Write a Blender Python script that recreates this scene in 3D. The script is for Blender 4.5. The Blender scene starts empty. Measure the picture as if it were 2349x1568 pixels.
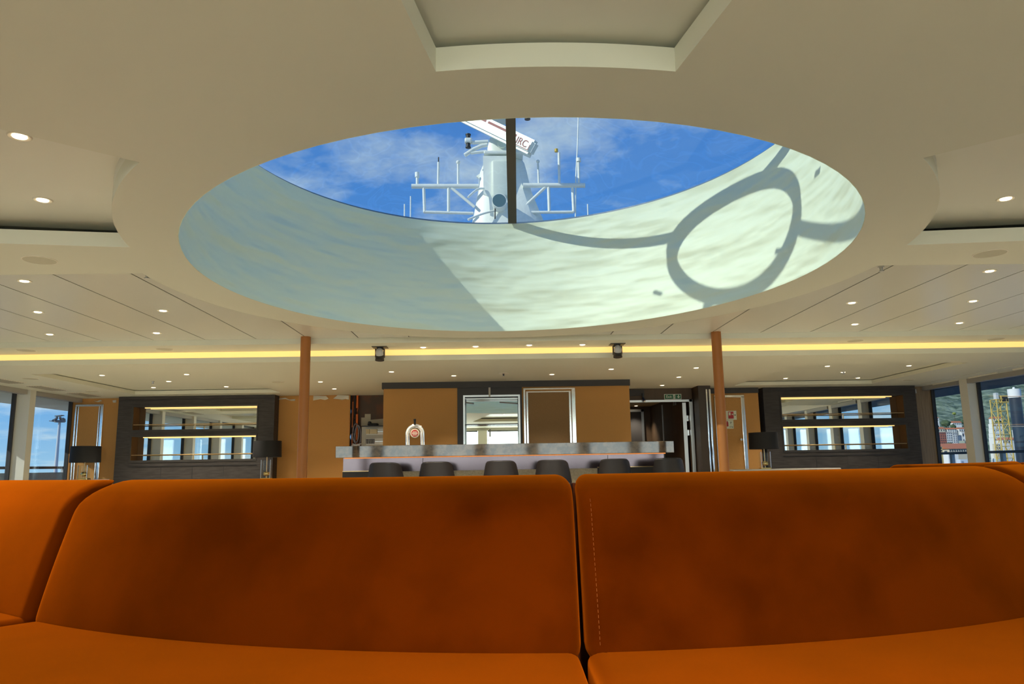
import bpy, bmesh, math, random
from mathutils import Vector, Matrix
random.seed(7)
S = bpy.context.scene
COL = S.collection
PI = math.pi
rad = math.radians

# ------------------------------------------------------------------ camera
W, H, FPX = 2349.0, 1568.0, 1700.5
PITCH, YAW, ROLL = rad(9.406), rad(1.218), rad(-0.936)
CAM = Vector((0, 0, 0.9))
FW = Vector((math.sin(YAW) * math.cos(PITCH), math.cos(YAW) * math.cos(PITCH), math.sin(PITCH)))
R0 = Vector((math.cos(YAW), -math.sin(YAW), 0)); U0 = R0.cross(FW)
RT = R0 * math.cos(ROLL) + U0 * math.sin(ROLL)
UP = -R0 * math.sin(ROLL) + U0 * math.cos(ROLL)
cd = bpy.data.cameras.new('camera'); cam = bpy.data.objects.new('camera', cd); COL.objects.link(cam)
cd.sensor_width = 36; cd.sensor_fit = 'HORIZONTAL'; cd.lens = FPX / W * 36
cd.clip_start = 0.02; cd.clip_end = 20000
cam.matrix_world = Matrix(((RT.x, UP.x, -FW.x, CAM.x), (RT.y, UP.y, -FW.y, CAM.y), (RT.z, UP.z, -FW.z, CAM.z), (0, 0, 0, 1)))
S.camera = cam

# ------------------------------------------------------------------ colour management
S.view_settings.view_transform = 'Standard'; S.view_settings.look = 'None'
S.view_settings.exposure = 0.0; S.view_settings.gamma = 1.0
try: S.view_settings.use_curve_mapping = False
except Exception: pass
S.cycles.max_bounces = 10; S.cycles.diffuse_bounces = 6; S.cycles.transparent_max_bounces = 16
S.cycles.sample_clamp_indirect = 4.0

# ------------------------------------------------------------------ sky and sun
wd = bpy.data.worlds.new('sky'); S.world = wd; wd.use_nodes = True
nt = wd.node_tree; nt.nodes.clear()
def N(t, **k):
    n = nt.nodes.new(t)
    for a, b in k.items(): setattr(n, a, b)
    return n
def L(a, b): nt.links.new(a, b)
tc = N('ShaderNodeTexCoord'); sx = N('ShaderNodeSeparateXYZ'); L(tc.outputs['Generated'], sx.inputs[0])
rp = N('ShaderNodeValToRGB'); L(sx.outputs['Z'], rp.inputs[0])
el = rp.color_ramp.elements
el[0].position = 0.0; el[0].color = (0.42, 0.70, 0.97, 1)
el[1].position = 1.0; el[1].color = (0.035, 0.12, 0.45, 1)
for p, c in ((0.07, (0.22, 0.52, 0.95)), (0.20, (0.115, 0.37, 0.97)), (0.42, (0.088, 0.295, 0.86))):
    e = el.new(p); e.color = (*c, 1)
# clouds: project the direction on a flat layer so they flatten to the horizon
dz = N('ShaderNodeMath', operation='ADD'); L(sx.outputs['Z'], dz.inputs[0]); dz.inputs[1].default_value = 0.16
dx = N('ShaderNodeMath', operation='DIVIDE'); L(sx.outputs['X'], dx.inputs[0]); L(dz.outputs[0], dx.inputs[1])
dy = N('ShaderNodeMath', operation='DIVIDE'); L(sx.outputs['Y'], dy.inputs[0]); L(dz.outputs[0], dy.inputs[1])
cb = N('ShaderNodeCombineXYZ'); L(dx.outputs[0], cb.inputs[0]); L(dy.outputs[0], cb.inputs[1]); cb.inputs[2].default_value = 3.3
nz = N('ShaderNodeTexNoise'); L(cb.outputs[0], nz.inputs['Vector'])
nz.inputs['Scale'].default_value = 2.1; nz.inputs['Detail'].default_value = 7; nz.inputs['Roughness'].default_value = 0.58
cr = N('ShaderNodeValToRGB'); L(nz.outputs['Fac'], cr.inputs[0])
cr.color_ramp.elements[0].position = 0.485; cr.color_ramp.elements[0].color = (0, 0, 0, 1)
cr.color_ramp.elements[1].position = 0.68; cr.color_ramp.elements[1].color = (0.85, 0.85, 0.85, 1)
mxs = N('ShaderNodeMixRGB'); L(cr.outputs[0], mxs.inputs[0]); L(rp.outputs[0], mxs.inputs[1]); mxs.inputs[2].default_value = (0.80, 0.92, 1.02, 1)
bg = N('ShaderNodeBackground'); L(mxs.outputs[0], bg.inputs[0]); bg.inputs[1].default_value = 1.0
wo = N('ShaderNodeOutputWorld'); L(bg.outputs[0], wo.inputs[0])

SAZ, SEL = rad(26.8), rad(30.5)
SUND = Vector((math.cos(SAZ) * math.cos(SEL), math.sin(SAZ) * math.cos(SEL), -math.sin(SEL)))
sd = bpy.data.lights.new('sun', 'SUN'); so = bpy.data.objects.new('sun', sd); COL.objects.link(so)
sd.energy = 3.75; sd.color = (1.0, 0.95, 0.86); sd.angle = rad(0.53)
so.rotation_euler = SUND.to_track_quat('-Z', 'Y').to_euler(); so.location = (-30, -15, 30)
SPOT_W = 115.0          # each recessed downlight
SPOT_C = (1.0, 0.88, 0.70)

# area lamp added outside the front windows behind the camera, strengthening their daylight
ad = bpy.data.lights.new('front_window_fill', 'AREA'); ao = bpy.data.objects.new('front_window_fill', ad); COL.objects.link(ao)
ad.shape = 'RECTANGLE'; ad.size = 14.0; ad.size_y = 1.8; ad.energy = 480; ad.color = (1.0, 0.97, 0.88)
ao.location = (0.2, -5.6, 1.35); ao.rotation_euler = (PI / 2, 0, 0)

# ------------------------------------------------------------------ helpers: photo ray to a point on a real plane
def ray(x, y): return RT * ((x - W / 2) / FPX) - UP * ((y - H / 2) / FPX) + FW
def oX(x, y, X): d = ray(x, y); return CAM + d * (X / d.x)
def oY(x, y, Y): d = ray(x, y); return CAM + d * (Y / d.y)
def oZ(x, y, Z): d = ray(x, y); return CAM + d * ((Z - CAM.z) / d.z)

# ------------------------------------------------------------------ materials
MATS = {}
def mat(name, col, rough=0.5, metal=0.0, emit=None, estr=0.0, spec=0.5, noise=None, bump=None, sheen=0.0, coat=0.0, scale3=None):
    if name in MATS: return MATS[name]
    m = bpy.data.materials.new(name); m.use_nodes = True; t = m.node_tree
    b = t.nodes['Principled BSDF']
    b.inputs['Base Color'].default_value = (*col, 1); b.inputs['Roughness'].default_value = rough
    b.inputs['Metallic'].default_value = metal; b.inputs['Specular IOR Level'].default_value = spec
    if sheen: b.inputs['Sheen Weight'].default_value = sheen; b.inputs['Sheen Roughness'].default_value = 0.4
    if coat: b.inputs['Coat Weight'].default_value = coat; b.inputs['Coat Roughness'].default_value = 0.08
    if emit: b.inputs['Emission Color'].default_value = (*emit, 1); b.inputs['Emission Strength'].default_value = estr
    if noise or bump:
        c = t.nodes.new('ShaderNodeTexCoord'); mp = t.nodes.new('ShaderNodeMapping'); t.links.new(c.outputs['Object'], mp.inputs[0])
        if scale3: mp.inputs['Scale'].default_value = scale3
    if noise:            # (scale, other colour, lo, hi[, detail])
        n = t.nodes.new('ShaderNodeTexNoise'); t.links.new(mp.outputs[0], n.inputs['Vector'])
        n.inputs['Scale'].default_value = noise[0]; n.inputs['Detail'].default_value = noise[4] if len(noise) > 4 else 5
        r = t.nodes.new('ShaderNodeValToRGB'); t.links.new(n.outputs['Fac'], r.inputs[0])
        r.color_ramp.elements[0].position = noise[2]; r.color_ramp.elements[0].color = (*col, 1)
        r.color_ramp.elements[1].position = noise[3]; r.color_ramp.elements[1].color = (*noise[1], 1)
        t.links.new(r.outputs[0], b.inputs['Base Color'])
    if bump:             # (scale, strength, distance)
        n2 = t.nodes.new('ShaderNodeTexNoise'); t.links.new(mp.outputs[0], n2.inputs['Vector'])
        n2.inputs['Scale'].default_value = bump[0]; n2.inputs['Detail'].default_value = bump[3] if len(bump) > 3 else 4
        bp = t.nodes.new('ShaderNodeBump'); bp.inputs['Strength'].default_value = bump[1]; bp.inputs['Distance'].default_value = bump[2]
        t.links.new(n2.outputs['Fac'], bp.inputs['Height']); t.links.new(bp.outputs[0], b.inputs['Normal'])
    MATS[name] = m
    return m
def glass(name, tint, refl=0.06, streak=None):
    m = bpy.data.materials.new(name); m.use_nodes = True; t = m.node_tree; t.nodes.clear()
    tr = t.nodes.new('ShaderNodeBsdfTransparent'); tr.inputs[0].default_value = (*tint, 1)
    gl = t.nodes.new('ShaderNodeBsdfGlossy'); gl.inputs['Roughness'].default_value = 0.02
    mx = t.nodes.new('ShaderNodeMixShader'); mx.inputs[0].default_value = refl
    lw = t.nodes.new('ShaderNodeLayerWeight'); lw.inputs['Blend'].default_value = 0.5
    pw = t.nodes.new('ShaderNodeMath'); pw.operation = 'POWER'; t.links.new(lw.outputs['Facing'], pw.inputs[0]); pw.inputs[1].default_value = 4.0
    ml = t.nodes.new('ShaderNodeMath'); ml.operation = 'MULTIPLY_ADD'; t.links.new(pw.outputs[0], ml.inputs[0]); ml.inputs[1].default_value = 0.45; ml.inputs[2].default_value = refl * 0.5
    t.links.new(ml.outputs[0], mx.inputs[0])
    o = t.nodes.new('ShaderNodeOutputMaterial')
    t.links.new(tr.outputs[0], mx.inputs[1]); t.links.new(gl.outputs[0], mx.inputs[2]); t.links.new(mx.outputs[0], o.inputs[0])
    if streak:           # light ripples on the well imitated by uneven streaks in the tint
        c = t.nodes.new('ShaderNodeTexCoord')
        w = t.nodes.new('ShaderNodeTexNoise'); t.links.new(c.outputs['Object'], w.inputs['Vector'])
        w.inputs['Scale'].default_value = streak[0]; w.inputs['Detail'].default_value = 2.5; w.inputs['Distortion'].default_value = 1.6
        a = t.nodes.new('ShaderNodeMath'); a.operation = 'SUBTRACT'; t.links.new(w.outputs['Fac'], a.inputs[0]); a.inputs[1].default_value = 0.5
        ab = t.nodes.new('ShaderNodeMath'); ab.operation = 'ABSOLUTE'; t.links.new(a.outputs[0], ab.inputs[0])
        r = t.nodes.new('ShaderNodeValToRGB'); t.links.new(ab.outputs[0], r.inputs[0])
        r.color_ramp.elements[0].position = 0.0; r.color_ramp.elements[0].color = (*tint, 1)
        r.color_ramp.elements[1].position = 0.055; k = streak[1]; r.color_ramp.elements[1].color = (tint[0] * k, tint[1] * k, tint[2] * k, 1)
        t.links.new(r.outputs[0], tr.inputs[0])
    MATS[name] = m
    return m

M_ceil = mat('ceiling_paint', (0.73, 0.73, 0.61), 0.55, bump=(60, 0.03, 0.002))
M_panel = mat('ceiling_panel_lacquer', (0.76, 0.76, 0.68), 0.24, spec=0.75)
M_gap = mat('dark_gap', (0.05, 0.045, 0.035), 0.9)
M_drum = mat('skylight_white_paint', (0.82, 0.93, 0.74), 0.6, bump=(2.0, 0.95, 0.10, 2.2), scale3=(0.55, 0.55, 2.2))
M_floor = mat('carpet_beige', (0.60, 0.55, 0.44), 0.95, noise=(9, (0.54, 0.49, 0.39), 0.4, 0.6))
M_tan = mat('tan_wall_fabric', (0.52, 0.272, 0.090), 0.85, spec=0.15, noise=(180, (0.43, 0.220, 0.070), 0.35, 0.65, 2))
M_walnut = mat('dark_brown_panel', (0.075, 0.045, 0.022), 0.55, noise=(6, (0.055, 0.03, 0.014), 0.4, 0.7), scale3=(1, 1, 0.2))
M_dark = mat('charcoal_wood', (0.055, 0.050, 0.050), 0.6, spec=0.2, noise=(5, (0.040, 0.037, 0.036), 0.4, 0.6, 8), scale3=(1, 8, 8))
M_darker = mat('charcoal_trim', (0.030, 0.027, 0.026), 0.55)  # near-black charcoal of the frames, cornices and door leaves
M_chrome = mat('polished_chrome', (0.85, 0.86, 0.87), 0.12, 1.0)
M_steel = mat('brushed_steel', (0.55, 0.56, 0.56), 0.32, 1.0)
M_white = mat('white_frame_paint', (0.72, 0.70, 0.62), 0.45)
M_grey = mat('grey_frame_paint', (0.30, 0.29, 0.27), 0.5)
M_black = mat('black_plastic', (0.012, 0.012, 0.014), 0.45)
M_mirror = mat('mirror_glass', (0.86, 0.90, 0.87), 0.01, 1.0)
M_brass = mat('brushed_brass', (0.66, 0.47, 0.24), 0.3, 1.0)
M_gold = mat('polished_gold', (0.90, 0.66, 0.25), 0.12, 1.0)
M_lens = mat('downlight_lens', (1, 0.9, 0.7), 0.4, emit=(1.0, 0.80, 0.52), estr=7)
M_bezel = mat('downlight_bezel', (0.78, 0.74, 0.62), 0.35)
M_led = mat('warm_led_strip', (1, 0.8, 0.4), 0.4, emit=(1.0, 0.58, 0.19), estr=1.5)
M_cove = mat('cove_light_diffuser', (1, 0.8, 0.4), 0.5, emit=(1.0, 0.58, 0.16), estr=0.88)
M_ledo = mat('orange_led_strip', (1, 0.5, 0.2), 0.4, emit=(1.0, 0.30, 0.06), estr=0.7)
M_wglass = glass('window_glass', (0.90, 0.95, 0.95))
M_sglass = glass('skylight_glass', (0.72, 0.79, 0.75), streak=(2.6, 0.94))
M_clear = glass('clear_crystal', (0.92, 0.95, 0.96))
M_velvet = mat('burnt_orange_velvet', (0.145, 0.0215, 0.0006), 0.9, spec=0.0, noise=(3.2, (0.082, 0.0115, 0.0004), 0.40, 0.64, 8), bump=(420, 0.12, 0.001))
_b = M_velvet.node_tree.nodes['Principled BSDF']; _b.inputs['Sheen Weight'].default_value = 0.85; _b.inputs['Sheen Tint'].default_value = (1.0, 0.21, 0.006, 1); _b.inputs['Sheen Roughness'].default_value = 0.5
M_velvd = mat('velvet_piping', (0.20, 0.04, 0.004), 0.9)
M_leather = mat('dark_brown_leather', (0.017, 0.0135, 0.013), 0.42, bump=(160, 0.15, 0.002))
M_rust = mat('rust_brown_column_paint', (0.33, 0.125, 0.030), 0.4, spec=0.3)

# ------------------------------------------------------------------ mesh building
class MB:
    def __init__(s): s.bm = bmesh.new()
    def _tag(s, geom): return geom
    def box(s, x0, x1, y0, y1, z0, z1, bev=0.0, seg=2):
        r = bmesh.ops.create_cube(s.bm, size=1.0, matrix=Matrix.Translation(((x0 + x1) / 2, (y0 + y1) / 2, (z0 + z1) / 2)) @ Matrix.Diagonal((abs(x1 - x0), abs(y1 - y0), abs(z1 - z0), 1)))
        if bev:
            es = list({e for v in r['verts'] for e in v.link_edges})
            bmesh.ops.bevel(s.bm, geom=es, offset=bev, segments=seg, affect='EDGES', profile=0.5)
        return s
    def obox(s, c, size, rot, bev=0.0):
        m = Matrix.Translation(c) @ rot.to_4x4() @ Matrix.Diagonal((*size, 1))
        r = bmesh.ops.create_cube(s.bm, size=1.0, matrix=m)
        if bev: bmesh.ops.bevel(s.bm, geom=list({e for v in r['verts'] for e in v.link_edges}), offset=bev, segments=2, affect='EDGES')
        return s
    def cyl(s, p0, p1, r, r2=None, seg=16, caps=True):
        p0 = Vector(p0); p1 = Vector(p1); d = p1 - p0
        q = d.to_track_quat('Z', 'Y').to_matrix().to_4x4()
        bmesh.ops.create_cone(s.bm, cap_ends=caps, segments=seg, radius1=r, radius2=r if r2 is None else r2, depth=d.length, matrix=Matrix.Translation((p0 + p1) / 2) @ q)
        return s
    def ball(s, c, r, sc=(1, 1, 1), seg=16):
        bmesh.ops.create_uvsphere(s.bm, u_segments=seg, v_segments=max(6, seg // 2), radius=r, matrix=Matrix.Translation(c) @ Matrix.Diagonal((*sc, 1)))
        return s
    def tube(s, pts, r, seg=8):
        pts = [Vector(p) for p in pts]
        rings = []
        for i, p in enumerate(pts):
            d = (pts[min(i + 1, len(pts) - 1)] - pts[max(i - 1, 0)]).normalized()
            q = d.to_track_quat('Z', 'Y').to_matrix()
            rings.append([s.bm.verts.new(p + q @ Vector((r * math.cos(2 * PI * k / seg), r * math.sin(2 * PI * k / seg), 0))) for k in range(seg)])
        for a, b in zip(rings, rings[1:]):
            for k in range(seg): s.bm.faces.new((a[k], a[(k + 1) % seg], b[(k + 1) % seg], b[k]))
        s.bm.faces.new(rings[0][::-1]); s.bm.faces.new(rings[-1])
        return s
    def lathe(s, prof, c=(0, 0, 0), seg=24):
        rings = [[s.bm.verts.new((c[0] + r * math.cos(2 * PI * k / seg), c[1] + r * math.sin(2 * PI * k / seg), c[2] + z)) for k in range(seg)] for r, z in prof]
        for a, b in zip(rings, rings[1:]):
            for k in range(seg): s.bm.faces.new((a[k], a[(k + 1) % seg], b[(k + 1) % seg], b[k]))
        if prof[0] == prof[-1]: return s
        if prof[0][0] > 1e-5: s.bm.faces.new(rings[0][::-1])
        if prof[-1][0] > 1e-5: s.bm.faces.new(rings[-1])
        return s
    def prism(s, outline, holes, z0, z1, M=None):
        """outline (and holes) in plan, extruded from z0 to z1"""
        edges = []
        for loop in [outline] + list(holes):
            vs = [s.bm.verts.new((p[0], p[1], z0)) for p in loop]
            edges += [s.bm.edges.new((vs[i], vs[(i + 1) % len(vs)])) for i in range(len(vs))]
        r = bmesh.ops.triangle_fill(s.bm, use_beauty=True, edges=edges)
        fs = [g for g in r['geom'] if isinstance(g, bmesh.types.BMFace)]
        ex = bmesh.ops.extrude_face_region(s.bm, geom=fs)
        vs = [g for g in ex['geom'] if isinstance(g, bmesh.types.BMVert)]
        for v in vs: v.co.z += z1 - z0
        if M is not None:
            allv = {v for f in fs for v in f.verts} | set(vs)
            for v in allv: v.co = M @ v.co
        return s
    def mesh(s, name, smooth=None):
        bmesh.ops.remove_doubles(s.bm, verts=s.bm.verts, dist=1e-6)
        bmesh.ops.recalc_face_normals(s.bm, faces=s.bm.faces)
        me = bpy.data.meshes.new(name); s.bm.to_mesh(me); s.bm.free()
        if smooth is not None:
            for p in me.polygons: p.use_smooth = True
            try: me.set_sharp_from_angle(angle=rad(smooth))
            except Exception: pass
        return me
    def build(s, name, m, parent=None, smooth=None, world=True):
        me = s.mesh(name, smooth); me.materials.append(m)
        return link(name, me, parent, world)
def link(name, me, parent=None, world=True):
    o = bpy.data.objects.new(name, me); COL.objects.link(o)
    if parent is not None:
        o.parent = parent
        if world: o.matrix_parent_inverse = Matrix.Translation(-PLOC.get(parent.name, Vector((0, 0, 0))))
    return o
PLOC = {}
def tag(o, label=None, cat=None, group=None, kind=None):
    if label: o['label'] = label
    if cat: o['category'] = cat
    if group: o['group'] = group
    if kind: o['kind'] = kind
    return o
def thing(name, loc, label, cat, group=None):
    """an Empty at the thing's base; parts are given in world coordinates"""
    o = bpy.data.objects.new(name, None); COL.objects.link(o); o.location = loc; o.empty_display_size = 0.05
    PLOC[o.name] = Vector(loc)
    return tag(o, label, cat, group)
def thing0(name, label, cat, group=None):
    """an Empty built about the origin, to be moved afterwards (parts local)"""
    o = bpy.data.objects.new(name, None); COL.objects.link(o); o.empty_display_size = 0.05
    return tag(o, label, cat, group)
def clone(src, loc, rz=0.0, label=None, group=None):
    r = src.copy(); COL.objects.link(r); r.location = loc; r.rotation_euler = (0, 0, rz)
    if label: r['label'] = label
    if group: r['group'] = group
    for ch in list(src.children):
        c = ch.copy(); COL.objects.link(c); c.parent = r
        for g in ch.children:
            d = g.copy(); COL.objects.link(d); d.parent = c
    return r
def structure(o): o['kind'] = 'structure'; return o
def text_mesh(txt, size, depth=0.002, align='CENTER'):
    cu = bpy.data.curves.new('lettering', 'FONT'); cu.body = txt; cu.size = size; cu.extrude = depth; cu.align_x = align; cu.align_y = 'CENTER'
    o = bpy.data.objects.new('lettering_tmp', cu); COL.objects.link(o)
    bpy.context.view_layer.update()
    me = bpy.data.meshes.new_from_object(o.evaluated_get(bpy.context.evaluated_depsgraph_get()))
    bpy.data.objects.remove(o); bpy.data.curves.remove(cu)
    return me

# ------------------------------------------------------------------ heights and plan
ZM, ZP, Z2, Z4 = 2.25, 2.31, 2.25, 2.12         # main soffit, panelled ceiling, strip by the cove, bar ceiling
YP0, Y1, Y2, YB = 5.04, 8.10, 8.58, 12.65       # start of panels, end of panels, cove line, back wall
XL, XR = -7.17, 7.60
CX, CY, EA, EB, SHEAR = 0.125, 5.10, 2.175, 2.362, -0.045
ZRIM = 3.39
def ell(off=0.0, t0=0.0, t1=2 * PI, n=96, closed=True):
    k = n if closed else n + 1
    return [(CX + (EA + off) * math.cos(t0 + (t1 - t0) * i / n) + SHEAR * (EB + off) * math.sin(t0 + (t1 - t0) * i / n), CY + (EB + off) * math.sin(t0 + (t1 - t0) * i / n)) for i in range(k)]
def arc(c, r, a0, a1, n): return [(c[0] + r * math.cos(a0 + (a1 - a0) * i / n), c[1] + r * math.sin(a0 + (a1 - a0) * i / n)) for i in range(n + 1)]

# ================================================================== SETTING: floor, ceilings, walls
structure(MB().box(-7.4, 7.9, -5.1, 15.6, -0.12, 0.0).build('floor', M_floor))

# main soffit with three recesses and the near half of the skylight opening
cc = (0.18, 5.06)
def arcpts(p, q, n=24):
    a0 = math.atan2(p[1] - cc[1], p[0] - cc[0]); a1 = math.atan2(q[1] - cc[1], q[0] - cc[0])
    if a1 - a0 > PI: a1 -= 2 * PI
    if a0 - a1 > PI: a1 += 2 * PI
    r0 = math.hypot(p[0] - cc[0], p[1] - cc[1]); r1 = math.hypot(q[0] - cc[0], q[1] - cc[1])
    return [(cc[0] + (r0 + (r1 - r0) * i / n) * math.cos(a0 + (a1 - a0) * i / n), cc[1] + (r0 + (r1 - r0) * i / n) * math.sin(a0 + (a1 - a0) * i / n)) for i in range(n + 1)]
rec_front = arcpts((-0.198, 2.389), (0.64, 2.397)) + [(1.25, -1.0), (-0.78, -1.0)]
rec_left = arcpts((-1.573, 3.144), (-2.235, 4.423)) + [(-5.9, 3.88), (-5.9, -0.56)]
rec_right = arcpts((1.957, 3.163), (2.639, 4.546)) + [(6.3, 4.19), (6.3, -0.66)]
# outline of the soffit incl. the ring that runs on past YP0 under the panels
t_a = math.asin((YP0 - CY) / (EB + 0.37)); 
ring = ell(0.40, t_a, PI - t_a, 72, closed=False)
ring[0] = (ring[0][0], YP0); ring[-1] = (ring[-1][0], YP0)
ring = [(x, min(y, Y1 - 0.25)) for x, y in ring]
half = ell(0.0035, PI, 2 * PI, 48, closed=False)      # near half of the opening
far = ell(0.0035, 0, PI, 48, closed=False)
near_plate = [(XL - 0.05, -5.0), (XR + 0.15, -5.0), (XR + 0.15, YP0), (CX + EA + 0.006, YP0)] + [p for p in half[::-1] if p[1] < YP0 - 1e-3] + [(CX - EA - 0.001, YP0), (XL - 0.05, YP0)]
structure(MB().prism(near_plate, [rec_front, rec_left, rec_right], ZM, ZM + 0.09).build('ceiling', M_ceil))
far_plate = ring + [(CX - EA - 0.001, YP0)] + [p for p in far[::-1] if p[1] > YP0 + 1e-3] + [(CX + EA + 0.006, YP0)]
structure(MB().prism(far_plate, [], ZM, ZP - 0.002).build('ceiling', M_ceil))
# lids of the recesses, set above a narrow dark slot
def grow(loop, d):
    c = Vector((sum(p[0] for p in loop) / len(loop), sum(p[1] for p in loop) / len(loop)))
    out = []
    for p in loop:
        v = Vector(p) - c; out.append(tuple(c + v * (1 + d / v.length)))
    return out
lids = MB()
for lp, hz in ((rec_front, 0.115), (rec_left, 0.15), (rec_right, 0.15)): lids.prism(grow(lp, 0.16), [], ZM + hz, ZM + hz + 0.015)
for lp in (rec_left, rec_right):                    # curved upstand on the ring side of the two side recesses
    ar_ = lp[:25]; lids.prism(ar_ + [(cc[0] + (x - cc[0]) * 0.985, cc[1] + (y - cc[1]) * 0.985) for x, y in ar_[::-1]], [], ZM + 0.09, ZM + 0.15)
structure(lids.build('ceiling', mat('ceiling_recess_lacquer', (0.77, 0.77, 0.68), 0.3, spec=0.6)))

# panelled ceiling: long boards with narrow gaps, dark void above
seams = [oZ(px, py, ZP).x for px, py in ((220, 777), (338, 777), (457, 775), (575, 774), (689, 769), (811, 770), (928, 768), (1400, 763), (1518, 760), (1633, 760), (1751, 758.6), (1866.5, 757.5), (1982, 756), (2097, 754))]
pitch = (seams[-1] - seams[0]) / 16.0
xs = [seams[0] + pitch * k for k in range(-8, 26)]
xs = [x for x in xs if XL < x < XR]
xs = [XL - 0.05] + xs + [XR + 0.15]
EFAR = ell(0.05, -0.3, PI + 0.3, 300, closed=False)
def yn(x, d=0.0):       # where a board at x has to stop short of the skylight well
    ys = [p[1] + (q[1] - p[1]) * (x - p[0]) / (q[0] - p[0]) for p, q in zip(EFAR, EFAR[1:]) if min(p[0], q[0]) <= x <= max(p[0], q[0]) and p[0] != q[0]]
    return max([YP0] + [y + 0.02 + d for y in ys])
bp = MB()
for x0, x1 in zip(xs, xs[1:]):
    a, b = x0 + 0.006, x1 - 0.006
    n = 10
    near = [(a + (b - a) * i / n, yn(a + (b - a) * i / n)) for i in range(n + 1)]
    bp.prism(near + [(b, Y1), (a, Y1)], [], ZP, ZP + 0.015)
structure(bp.build('ceiling', M_panel))
void_out = [(XL - 0.05, YP0 - 0.3), (CX - EA - 0.06, YP0 - 0.3)] + [p for p in ell(0.06, PI, 0, 48, closed=False) if p[1] > YP0 - 0.3] + [(CX + EA + 0.06, YP0 - 0.3), (XR + 0.15, YP0 - 0.3), (XR + 0.15, Y1), (XL - 0.05, Y1)]
vd = MB().prism(void_out, [], ZM + 0.14, ZM + 0.155)
for x in xs[1:-1]:
    vd.box(x - 0.0055, x + 0.0055, yn(x, 0.06), Y1 - 0.01, ZP + 0.002, ZP + 0.01)
structure(vd.build('ceiling', M_gap))
# step down: fascia + strip, glowing cove, fascia + bar ceiling with two raised trays
structure(MB().box(XL - 0.05, XR + 0.15, Y1, Y1 + 0.02, Z2, 2.42).build('trim_1', M_ceil))
structure(MB().box(XL - 0.05, XR + 0.15, Y1 + 0.02, Y2 + 0.05, Z2, Z2 + 0.02).build('ceiling', M_ceil))
cove = MB().box(XL - 0.05, XR + 0.15, Y2 + 0.02, Y2 + 0.04, 2.182, Z2).build('cove_light', M_cove)
tag(cove, 'long glowing yellow light strip across the ceiling step above the bar', 'light strip')
structure(MB().box(XL - 0.05, XR + 0.15, Y2, Y2 + 0.05, Z4, 2.182).build('trim_2', M_ceil))
trayL = [(-5.86, 9.38), (-3.52, 9.38), (-3.52, 12.08), (-5.86, 12.08)]
trayR = [(3.88, 9.46), (6.15, 9.46), (6.15, 12.0), (3.88, 12.0)]
structure(MB().prism([(XL - 0.05, Y2 + 0.05), (XR + 0.2, Y2 + 0.05), (XR + 0.2, 15.8), (XL - 0.05, 15.8)], [trayL, trayR], Z4, Z4 + 0.058).build('ceiling', M_ceil))
lt = MB()
for tr in (trayL, trayR): lt.prism(grow(tr, 0.12), [], Z4 + 0.068, Z4 + 0.08)
structure(lt.build('ceiling', M_ceil))
# roof deck above everything, pierced by the drum
structure(MB().prism([(-7.35, -5.15), (7.85, -5.15), (7.85, 16), (-7.35, 16)], [ell(0.06)], 2.44, 2.50).build('roof', mat('white_deck_paint', (0.62, 0.64, 0.62), 0.5)))

# skylight drum: elliptical white well, glazed with four ribs and a centre ring
drum = MB()
inn, out = ell(0.0), ell(0.003)
for za, zb in ((ZM, ZRIM),):
    n = len(inn)
    vi0 = [drum.bm.verts.new((x, y, za)) for x, y in inn]; vi1 = [drum.bm.verts.new((x, y, zb)) for x, y in inn]
    vo0 = [drum.bm.verts.new((x, y, za + 0.001)) for x, y in out]; vo1 = [drum.bm.verts.new((x, y, zb)) for x, y in out]
    for i in range(n):
        j = (i + 1) % n
        drum.bm.faces.new((vi0[i], vi0[j], vi1[j], vi1[i])); drum.bm.faces.new((vo0[i], vo1[i], vo1[j], vo0[j]))
        drum.bm.faces.new((vi1[i], vi1[j], vo1[j], vo1[i])); drum.bm.faces.new((vi0[i], vo0[i], vo0[j], vi0[j]))
structure(drum.build('wall_skylight', M_drum, smooth=40))
sky = thing('skylight', (CX, CY, ZRIM), 'oval glazed skylight with dark ribs and centre ring above the white well', 'skylight')
ZC, RC, RSH = 4.0, 0.76, 0.055
gl = MB(); n = 64
def gpt(t, f):   # f=0 at rim, 1 at ring
    a = EA + (RC - EA) * f; b = EB + (RC - EB) * f
    return (CX + a * math.cos(t) + SHEAR * b * math.sin(t), CY + b * math.sin(t), ZRIM + 0.03 + (ZC - ZRIM) * f)
ga = [gl.bm.verts.new(gpt(2 * PI * i / n, -0.03)) for i in range(n)]; gb = [gl.bm.verts.new(gpt(2 * PI * i / n, 1)) for i in range(n)]
gc = gl.bm.verts.new((CX, CY, ZC + 0.06))
for i in range(n):
    j = (i + 1) % n
    gl.bm.faces.new((ga[i], ga[j], gb[j], gb[i])); gl.bm.faces.new((gb[i], gb[j], gc))
gl.build('pane', M_sglass, sky, smooth=60)
M_rib = mat('dark_bronze_rib', (0.035, 0.026, 0.016), 0.45)
for t, t2 in ((PI / 2 - 0.075, PI / 2), (0, 0), (-PI / 2, -PI / 2), (PI, PI)):
    p0 = Vector(gpt(t, 0.015)); p1 = Vector(gpt(t2, 0.98)) + Vector((RSH, 0, 0)); d = (p1 - p0); q = d.to_track_quat('Y', 'Z').to_matrix()
    MB().obox((p0 + p1) / 2 + Vector((0, 0, -0.02)), (0.088, d.length, 0.06), q).build('rib', M_rib, sky)
rg = MB()
ro, ri = RC + 0.06, RC - 0.05
k = 48
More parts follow.
